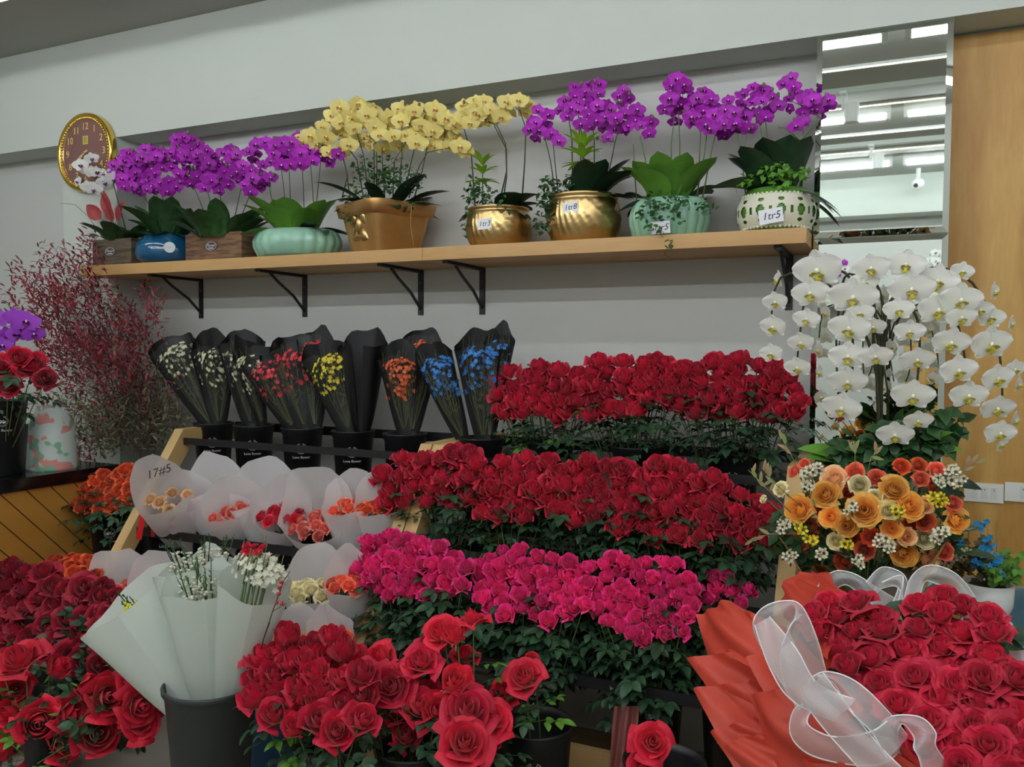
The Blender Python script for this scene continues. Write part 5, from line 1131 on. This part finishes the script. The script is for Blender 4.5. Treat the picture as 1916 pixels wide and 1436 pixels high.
for (x, y, wd, m) in OA:
    px, py = 1380 + x / 3.575, 820 + y / 3.575; e = ((px - 1630) / 190) ** 2 + ((py - 960) / 110) ** 2
    Y = Ya - .09 + .15 * e + (.05 if m in (RUST,) else 0) + (.04 if wd < 50 else 0); p = at(px, py, Y); n = (p - ctr).normalized() * .8 + (CAM - p).normalized() * .7 + V((rnd.uniform(-.15, .15), 0, rnd.uniform(-.1, .2)))
    o = put(NMS[m], rnd.choice(roses(m, 'full')), t, aim(p - rl, n, mpp(p) * wd / 3.575 * 1.12, rnd.uniform(0, 6))); sm.tube([V((0, 0, .12)), (p - rl) * .6 + V((0, 0, .06)), p - rl - n.normalized() * .01], .0022, 4, cap=False)
def wax_spray(t, rl, lst, name, m, Y, seed, r=.0105):
    rnd = random.Random(seed); g = MB()
    for (x, y, n, rad) in lst:
        mb = MB(); ce = MB(); c = at(x, y, Y)
        for i in range(n):
            a = rnd.uniform(0, 6.28); q = rnd.random() ** .5 * rad; p = at(x + q * math.cos(a), y + q * math.sin(a) * .8, Y + rnd.uniform(-.015, .015)) - rl
            N_ = (CAM - c).normalized() + V((rnd.uniform(-.5, .5), rnd.uniform(-.4, .4), rnd.uniform(-.2, .6))); M_ = aim(p, N_, r * rnd.uniform(.8, 1.1), rnd.uniform(0, 6))
            for j in range(5):
                aa = 2 * PI * j / 5; c_, s_ = math.cos(aa), math.sin(aa); pr_ = lambda a_, b_, z: M_ @ V((c_ * a_ - s_ * b_, s_ * a_ + c_ * b_, z))
                mb.add([pr_(.35, 0, 0), pr_(.6, -.36, .18), pr_(.98, -.22, .42), pr_(1.02, .22, .42), pr_(.6, .36, .18)], [(0, 1, 2, 3, 4)])
            mb.lathe([(.5, .15), (.3, -.4), (.05, -.6)], 6, warp=lambda q_, a_, r_, z_: M_ @ q_)
            ce.lathe([(.001, .02), (.36, .06)], 6, warp=lambda q_, a_, r_, z_: M_ @ q_)
            g.tube([p - N_.normalized() * r * .5, c - rl + V((0, .02, -.03))], .0009, 3, cap=False)
        o = mb.build(name, m, t, True); ce.build('centre', mat('wax_eye', (70, 52, 34), .6), o, True)
    g.build('sprays', stemm, t, True)
cv = lambda L, n=6, rad=12: [(1380 + x / 3.575, 820 + y / 3.575, n, rad) for x, y in L]
wfw = mat('waxflower_white', (226, 224, 196), .5, trans=.2)
wax_spray(t, rl, cv([(440, 215), (525, 215), (1440, 225), (1340, 290), (1475, 280), (760, 470), (300, 590), (560, 790), (960, 690), (1010, 720), (1360, 620), (1340, 690), (820, 830), (350, 790), (480, 330)]), 'white_waxflower', wfw, Ya - .13, 1)
wax_spray(t, rl, cv([(1330, 400), (1370, 440), (410, 600), (490, 690), (740, 700), (1080, 500)], 5, 10), 'yellow_waxflower', WC['yellow'], Ya - .13, 2)
sm.build('stems', stemm, t, True)
ivy(t, [(1600, 1000, Ya + .02, 150, 80, 170), (1490, 990, Ya, 45, 50, 40), (1760, 950, Ya + .03, 40, 60, 40)], leafm, .035, 14, 'leaves')
for (pts, L) in (([(1480, 960), (1440, 920), (1400, 880)], 5), ([(1480, 1000), (1440, 1000), (1400, 1012)], 4), ([(1500, 950), (1450, 905), (1425, 875)], 5), ([(1500, 900), (1480, 850), (1460, 815)], 4), ([(1770, 900), (1800, 880), (1830, 860)], 4), ([(1600, 880), (1600, 850), (1598, 840)], 3), ([(1625, 880), (1630, 855), (1645, 845)], 3)):
    P_ = [at(x, y, Ya - .08) - rl for x, y in pts]; mb = MB().tube(P_, .0014, 4, .0008)
    for j in range(L): q_ = P_[1].lerp(P_[2], j / L); leaf_into(mb, q_, (P_[2] - P_[1]).normalized() + V((rnd.uniform(-.9, .9), 0, rnd.uniform(-.9, .9))), V((0, -1, .3)), .03, .009, .2, .1, 1, 4)
    mb.build('sprig', mat('sprig_bronze', (150, 110, 84), .6, noisecol=(104, 130, 62), scale=30), t, True, None, 'bronze-tinted leafy sprig')
for (x, y) in ((1800, 900), (1790, 930)): mb = MB(); p = at(x, y, Ya + .0) - rl; leaf_into(mb, at(1755, 895, Ya) - rl, p - (at(1755, 895, Ya) - rl), V((0, -1, .8)), .10, .035, .5, .1, 3, 6); mb.build('leaf', leafd, t, True)

# ---- white pot with blue flowers on a small stand, teal chair
Yp = -.95; q = at(1845, 1172, Yp); t = thing('round_stool', 'small round wooden stool under the white pot of blue flowers', 'stool', (q.x, Yp, 0))
MB().lathe([(.001, q.z - .03), (.075, q.z - .03), (.078, q.z - .02), (.078, q.z - .003), (.001, q.z)], 32).build('seat', tw_, t, True)
for k in range(3): a = 2.1 * k; MB().tube([(math.cos(a) * .05, math.sin(a) * .05, q.z - .03), (math.cos(a) * .085, math.sin(a) * .085, 0)], .01, 8).build('leg', tw_, t, True)
t = thing('potted_blue_flowers', 'white pot of small blue flowers on the stool beside the teal chair', 'potted plant', (q.x, Yp, q.z)); rl = t.location; k_ = mpp(q)
wp = mat('pot_white', (226, 230, 228), .25)
MB().lathe([(.001, 0), (.052, 0), (.058, .004), (.06, .014), (.055, .014), (.05, .008), (.04, .01)], 36).build('saucer', wp, t, True)
MB().lathe([(.001, .006), (.03, .006), (.045, .02), (.06, .06), (.062, .115), (.058, .115), (.055, .06)], 40).build('pot', wp, t, True); moss(t, .056, .105)
mb = MB(); rnd = random.Random(9)
for (cx, cy, n, r_) in ((1835, 985, 8, 14), (1795, 1015, 6, 10), (1848, 1008, 5, 8), (1830, 1040, 14, 20), (1850, 1030, 10, 14), (1870, 1055, 14, 18), (1850, 1065, 10, 14), (1825, 1055, 6, 8), (1875, 1075, 4, 8)):
    for i in range(n): p = at(cx + rnd.uniform(-r_, r_), cy + rnd.uniform(-r_, r_) * .7, Yp - .04 + rnd.uniform(-.03, .03)) - rl; N_ = V((rnd.uniform(-.6, .6), -1, rnd.uniform(0, .8))); M_ = aim(p, N_, .0085, rnd.uniform(0, 6)); mb.add([M_ @ V((0, 0, 0))] + [M_ @ V((math.cos(PI * j / 5) * (1 if j % 2 == 0 else .6), math.sin(PI * j / 5) * (1 if j % 2 == 0 else .6), .4)) for j in range(10)], [(0, 1 + j, 1 + (j + 1) % 10) for j in range(10)])
mb.build('blue_florets', mat('floret_blue', (24, 140, 200), .5, trans=.15), t, True, kind='stuff')
ivy(t, [(1875, 1075, Yp - .05, 35, 16, 90), (1890, 1050, Yp, 24, 20, 30)], leafb, .02, 15, 'green_leaves'); ivy(t, [(1820, 1040, Yp, 45, 45, 70), (1790, 1060, Yp, 25, 25, 30)], mat('leaf_bronze', (96, 84, 50), .6), .026, 16, 'bronze_leaves')
wax_spray(t, rl, [(1778, 1045, 5, 12), (1755, 1062, 5, 10), (1808, 1038, 4, 8)], 'white_waxflower', wfw, Yp - .1, 5, .011)
for x, y in ((1835, 965), (1865, 978), (1848, 975), (1790, 985), (1812, 975)): spike(t, [V((0, 0, .1)), at(x - 5, y + 60, Yp) - rl + rl, at(x, y, Yp)] if False else [rl + V((0, 0, .1)), at(x, y + 60, Yp), at(x, y, Yp)], .0015, mat('sprig_bronze', (150, 110, 84), .6))
teal = mat('teal_velvet', (70, 112, 124), .8, sheen=.6, noisecol=(60, 100, 112), scale=14)
c = at(1960, 1150, -.85); t = thing('teal_armchair', 'teal velvet tub chair cut by the right edge of the photo', 'armchair', (c.x + .12, -.92, 0), -.3)
mb = MB()
mb.grid(lambda u, v: (lambda a, r: V((math.cos(a) * r, math.sin(a) * r, .38 + (.34 + .06 * math.sin(u * PI)) * (1 - abs(v * 2 - 1) ** 3) if False else .34 + .40 * min(1, 2.2 * min(v, 1 - v)) + .0)))(-.25 * PI + 1.5 * PI * u, .30 + .055 * math.cos(PI * v)), 32, 12)
mb.build('backrest', teal, t, True)
MB().lathe([(.001, .30), (.27, .30), (.285, .33), (.285, .41), (.27, .44), (.2, .45), (.001, .455)], 40).build('seat', teal, t, True)
pts = [(math.cos(2 * PI * i / 40) * .282, math.sin(2 * PI * i / 40) * .282, .432) for i in range(41)]; MB().tube(pts, .004, 5).build('piping', mat('piping_pale', (170, 190, 196), .6), t, True)
for k in range(4): a = PI / 4 + k * PI / 2; MB().tube([(math.cos(a) * .22, math.sin(a) * .22, .31), (math.cos(a) * .26, math.sin(a) * .26, 0)], .016, 8, .009).build('leg', mat('leg_dark', (40, 34, 30), .5), t, True)

# ================================================================== HEART BOUQUET
HP = at(1700, 1290, -1.78); HN = V((-.12, -.52, .85)).normalized()
def onh(px, py, off=0.0):
    d = ray(px, py); s = (HP + HN * off - CAM).dot(HN) / d.dot(HN); return CAM + d * s
hc = onh(1760, 1330); t = thing('heart_bouquet', 'heart-shaped bouquet of red roses in red paper with white mesh ribbon', 'bouquet', hc - HN * .38); rl = t.location
out = [(1515, 1150), (1525, 1118), (1570, 1108), (1625, 1125), (1675, 1165), (1705, 1160), (1725, 1115), (1770, 1103), (1830, 1120), (1880, 1180), (1905, 1250), (1930, 1330), (1960, 1400), (1990, 1480), (2010, 1560), (1950, 1550), (1870, 1500), (1790, 1440), (1740, 1400), (1700, 1370), (1640, 1320), (1590, 1275), (1555, 1220), (1525, 1185)]
def inside(P, x, y):
    r = False; j = len(P) - 1
    for i in range(len(P)):
        if (P[i][1] > y) != (P[j][1] > y) and x < (P[j][0] - P[i][0]) * (y - P[i][1]) / (P[j][1] - P[i][1]) + P[i][0]: r = not r
        j = i
    return r
rnd = random.Random(21); pts = []; rr = .034
e1 = HN.orthogonal().normalized(); e2 = HN.cross(e1)
tries = 0
while tries < 30000:
    tries += 1; x, y = rnd.uniform(1510, 2010), rnd.uniform(1100, 1560)
    if not inside(out, x, y): continue
    p = onh(x, y)
    if all((p - q_).length > .0445 * (1 if tries < 15000 else .93) for q_ in pts): pts.append(p)
sm = MB()
for p in pts:
    o = HN * 1.0 + (p - hc) * 1.2 + V((rnd.uniform(-.18, .18), rnd.uniform(-.18, .18), 0)); z = HN * rnd.uniform(-.012, .012) - HN * ((p - hc).length ** 2) * .12
    put('rose_bloom', rnd.choice(roses(RED, rnd.choice(('rose', 'open')))), t, (lambda s_: aim(p + z - rl - HN * .015, o, s_, rnd.uniform(0, 6), s_ * .72))(rr * 1.2 * rnd.uniform(.92, 1.1)))
    sm.tube([p - rl - HN * .035, (p - rl) * .45], .002, 4, cap=False)
sm.build('stems', stemm, t, True)
mb = MB(); rn = random.Random(4)
for p in pts:
    for j in range(5): leaf_into(mb, p - HN * (.035 + .02 * rn.random()) + e1 * rn.uniform(-.03, .03) + e2 * rn.uniform(-.03, .03) - rl, e1 * rn.uniform(-1, 1) + e2 * rn.uniform(-1, 1) + HN * rn.uniform(-.1, .2), HN, .06, .04, .2, .1, 2, 3)
for (x, y) in [(1515, 1175), (1530, 1215), (1560, 1255), (1600, 1300), (1650, 1345), (1710, 1395), (1500, 1150)]:
    for j in range(5): leaf_into(mb, onh(x + rn.uniform(-6, 10), y + rn.uniform(-6, 12), -.04) - rl, V((rn.uniform(-1, 0), rn.uniform(-1, 0), rn.uniform(-.5, .5))), HN, .03, .018, .2, .1, 2, 4)
mb.build('leaves', leafr, t, True)
redp = mat('red_paper', (206, 74, 56), .48, trans=.22, spec=.4)
def sheet(name, m, P4, bulge, waves, seed, nu=16, nv=16, mb=None, root=t):
    """bent paper sheet between four corner points (a,b,c,d in order)"""
    rs = random.Random(seed); a, b, c, d = [V(p) for p in P4]; n = (b - a).cross(d - a).normalized(); ph = rs.uniform(0, 6)
    def f(u, v):
        p = a * (1 - u) * (1 - v) + b * u * (1 - v) + c * u * v + d * (1 - u) * v
        return p + n * (bulge * math.sin(PI * u) * math.sin(PI * min(1, v * .9 + .1)) + .011 * waves * math.sin(5 * u + 3 * v + ph) * (1 - v * .6) + .006 * waves * math.sin(13 * u - 4 * v + ph)) - rl
    g = mb or MB(); g.grid(f, nu, nv)
    if mb is None: g.build(name, m, root, True)
neck = hc - HN * .30
A = lambda x, y, Y: at(x, y, Y)
SH_ = [((1285, 1232, -1.62), (1405, 1215, -1.66), (1545, 1330, -1.80), (1400, 1390, -1.72), .03),
       ((1300, 1148, -1.50), (1372, 1128, -1.52), (1490, 1240, -1.72), (1330, 1250, -1.60), -.03),
       ((1372, 1128, -1.56), (1470, 1175, -1.60), (1560, 1330, -1.82), (1355, 1225, -1.62), .02),
       ((1300, 1290, -1.66), (1400, 1270, -1.70), (1560, 1390, -1.86), (1380, 1450, -1.78), .04),
       ((1330, 1372, -1.72), (1405, 1340, -1.74), (1560, 1420, -1.88), (1420, 1500, -1.82), .03),
       ((1355, 1400, -1.80), (1420, 1370, -1.78), (1600, 1440, -1.90), (1480, 1540, -1.86), -.03),
       ((1452, 1150, -1.38), (1485, 1065, -1.36), (1560, 1075, -1.42), (1560, 1240, -1.74), .02),
       ((1470, 1110, -1.40), (1520, 1070, -1.36), (1640, 1150, -1.60), (1540, 1250, -1.74), -.02),
       ((1400, 1235, -1.70), (1490, 1190, -1.70), (1620, 1330, -1.86), (1500, 1430, -1.84), .05),
       ((1390, 1300, -1.76), (1500, 1290, -1.80), (1640, 1400, -1.90), (1480, 1480, -1.86), -.04),
       ((1460, 1350, -1.84), (1580, 1340, -1.84), (1750, 1460, -1.92), (1560, 1520, -1.92), .04),
       ((1840, 1120, -1.44), (1880, 1160, -1.46), (1860, 1290, -1.70), (1790, 1200, -1.66), .02),
       ((1560, 1400, -1.90), (1700, 1400, -1.90), (1800, 1560, -1.96), (1600, 1560, -1.96), .03)]
for k, s in enumerate(SH_): sheet('paper_sheet', redp, [A(*p) for p in s[:4]], s[4], 1.2, 30 + k)
pinkp = mat('pale_pink_paper', (232, 206, 212), .6, trans=.3)
sheet('pink_paper_sheet', pinkp, [A(1885, 1215, -1.60), A(1990, 1200, -1.55), A(2010, 1480, -1.8), A(1915, 1380, -1.80)], .02, 1, 60)
# mesh ribbon
def tulle():
    m = bpy.data.materials.new('white_mesh'); m.use_nodes = True; nt = m.node_tree; N = nt.nodes; L = nt.links; b = N['Principled BSDF']; b.inputs['Base Color'].default_value = srgb(236, 238, 240); b.inputs['Roughness'].default_value = .7
    uv = N.new('ShaderNodeTexCoord'); tr = N.new('ShaderNodeBsdfTransparent'); ms = N.new('ShaderNodeMixShader'); tl = N.new('ShaderNodeBsdfTranslucent'); m1 = N.new('ShaderNodeMixShader'); m1.inputs[0].default_value = .35
    vals = []
    for rot in (0.78, -0.78):
        mp = N.new('ShaderNodeMapping'); mp.inputs['Rotation'].default_value = (0, 0, rot); L.new(uv.outputs['UV'], mp.inputs[0]); w_ = N.new('ShaderNodeTexWave'); w_.inputs['Scale'].default_value = 330; L.new(mp.outputs[0], w_.inputs['Vector']); vals.append(w_)
    mx = N.new('ShaderNodeMath'); mx.operation = 'MAXIMUM'; L.new(vals[0].outputs['Fac'], mx.inputs[0]); L.new(vals[1].outputs['Fac'], mx.inputs[1])
    mr = N.new('ShaderNodeMapRange'); mr.inputs[1].default_value = .5; mr.inputs[2].default_value = 1; mr.inputs[3].default_value = .28; mr.inputs[4].default_value = .75; L.new(mx.outputs[0], mr.inputs[0])
    L.new(b.outputs[0], m1.inputs[1]); L.new(tl.outputs[0], m1.inputs[2]); L.new(mr.outputs[0], ms.inputs[0]); L.new(tr.outputs[0], ms.inputs[1]); L.new(m1.outputs[0], ms.inputs[2]); L.new(ms.outputs[0], N['Material Output'].inputs[0])
    return m
tul = tulle(); pipe = mat('ribbon_edge', (240, 242, 244), .6)
def crom(P, k=6):
    fine = []
    for i in range(len(P) - 1):
        a, b, c, d = P[max(i - 1, 0)], P[i], P[i + 1], P[min(i + 2, len(P) - 1)]
        for j in range(k): u = j / k; fine.append(.5 * ((2 * b) + (c - a) * u + (2 * a - 5 * b + 4 * c - d) * u * u + (3 * b - a - 3 * c + d) * u ** 3))
    return fine + [P[-1]]
def loop(lst):
    """ribbon given by its two edges: (x1,y1,Y1, x2,y2,Y2)"""
    E1 = crom([at(*l[:3]) - rl for l in lst]); E2 = crom([at(*l[3:]) - rl for l in lst]); n = len(E1) - 1
    mb = MB(); nrm = (CAM - rl - E1[0]).normalized()
    mb.grid(lambda u, v: E1[round(v * n)].lerp(E2[round(v * n)], u) + nrm * .012 * math.sin(PI * u) + nrm * .006 * math.sin(7 * u + v * 9), 12, n)
    me_ = mb.mesh('ribbon_loop', tul); ul = me_.uv_layers.new(name='UVMap'); ln = sum((E1[i + 1] - E1[i]).length for i in range(n)); wd_ = sum((E1[i] - E2[i]).length for i in range(n + 1)) / (n + 1)
    for l_ in me_.loops: ul.data[l_.index].uv = (l_.vertex_index % 13 / 12 * wd_, l_.vertex_index // 13 / n * ln)
    o = put('ribbon_loop', me_, t, None, 'white see-through mesh ribbon loop'); mb = None or mb; o2 = 0 and mb.build('ribbon_loop', tul, t, True, None, 'white see-through mesh ribbon loop'); p = MB(); p.tube(E1, .0013, 5); p.tube(E2, .0013, 5); p.build('ribbon_edge', pipe, o, True)
a, b, c = -1.92, -1.86, -1.98
loop([(1495, 1330, b, 1520, 1300, b), (1440, 1240, b, 1500, 1235, b), (1410, 1175, a, 1475, 1180, b), (1425, 1140, a, 1490, 1160, a), (1465, 1125, a, 1500, 1150, a), (1500, 1135, a, 1480, 1170, c), (1530, 1200, a, 1460, 1230, c), (1550, 1280, b, 1470, 1290, c)])
loop([(1412, 1170, -1.93, 1440, 1155, -1.93), (1440, 1250, c, 1490, 1215, c), (1480, 1310, c, 1530, 1280, c), (1560, 1350, c, 1600, 1310, c)])
loop([(1540, 1330, b, 1560, 1290, b), (1505, 1290, a, 1530, 1265, a), (1540, 1258, a, 1560, 1280, a), (1600, 1275, a, 1590, 1330, c), (1660, 1330, a, 1630, 1370, c), (1700, 1380, b, 1660, 1420, c)])
loop([(1560, 1330, b, 1580, 1300, b), (1495, 1320, a, 1530, 1320, a), (1478, 1370, a, 1510, 1350, c), (1510, 1410, a, 1530, 1370, c), (1580, 1430, a, 1570, 1380, c), (1650, 1430, a, 1630, 1370, c), (1690, 1400, b, 1660, 1350, c)])
loop([(1540, 1260, c, 1500, 1300, c), (1570, 1300, c, 1530, 1350, c), (1640, 1390, c, 1600, 1430, c), (1700, 1450, c, 1650, 1480, c)])
loop([(1700, 1430, b, 1680, 1400, b), (1650, 1370, a, 1680, 1370, a), (1665, 1342, a, 1690, 1355, a), (1720, 1342, a, 1710, 1380, a), (1750, 1370, a, 1710, 1400, c), (1752, 1400, a, 1720, 1420, c), (1790, 1450, b, 1730, 1460, c)])
d, e = -1.42, -1.48
loop([(1530, 1150, e, 1560, 1150, e), (1528, 1100, d, 1560, 1110, d), (1560, 1070, d, 1580, 1095, d), (1600, 1075, d, 1600, 1105, d), (1640, 1100, d, 1630, 1130, e), (1690, 1130, d, 1690, 1180, e)])
loop([(1620, 1090, e, 1640, 1110, e), (1650, 1062, d, 1660, 1095, d), (1690, 1075, d, 1680, 1100, d), (1700, 1110, d, 1670, 1130, e), (1695, 1160, e, 1660, 1160, e)])
loop([(1690, 1130, e, 1720, 1120, e), (1705, 1080, d, 1730, 1090, d), (1740, 1058, d, 1745, 1090, d), (1790, 1075, d, 1775, 1105, d), (1825, 1120, d, 1800, 1140, e), (1830, 1150, e, 1800, 1170, e)])
loop([(1640, 1105, -1.52, 1650, 1090, -1.52), (1680, 1100, -1.5, 1690, 1080, -1.5), (1700, 1160, -1.56, 1670, 1160, -1.56)])
bpy.context.view_layer.update()
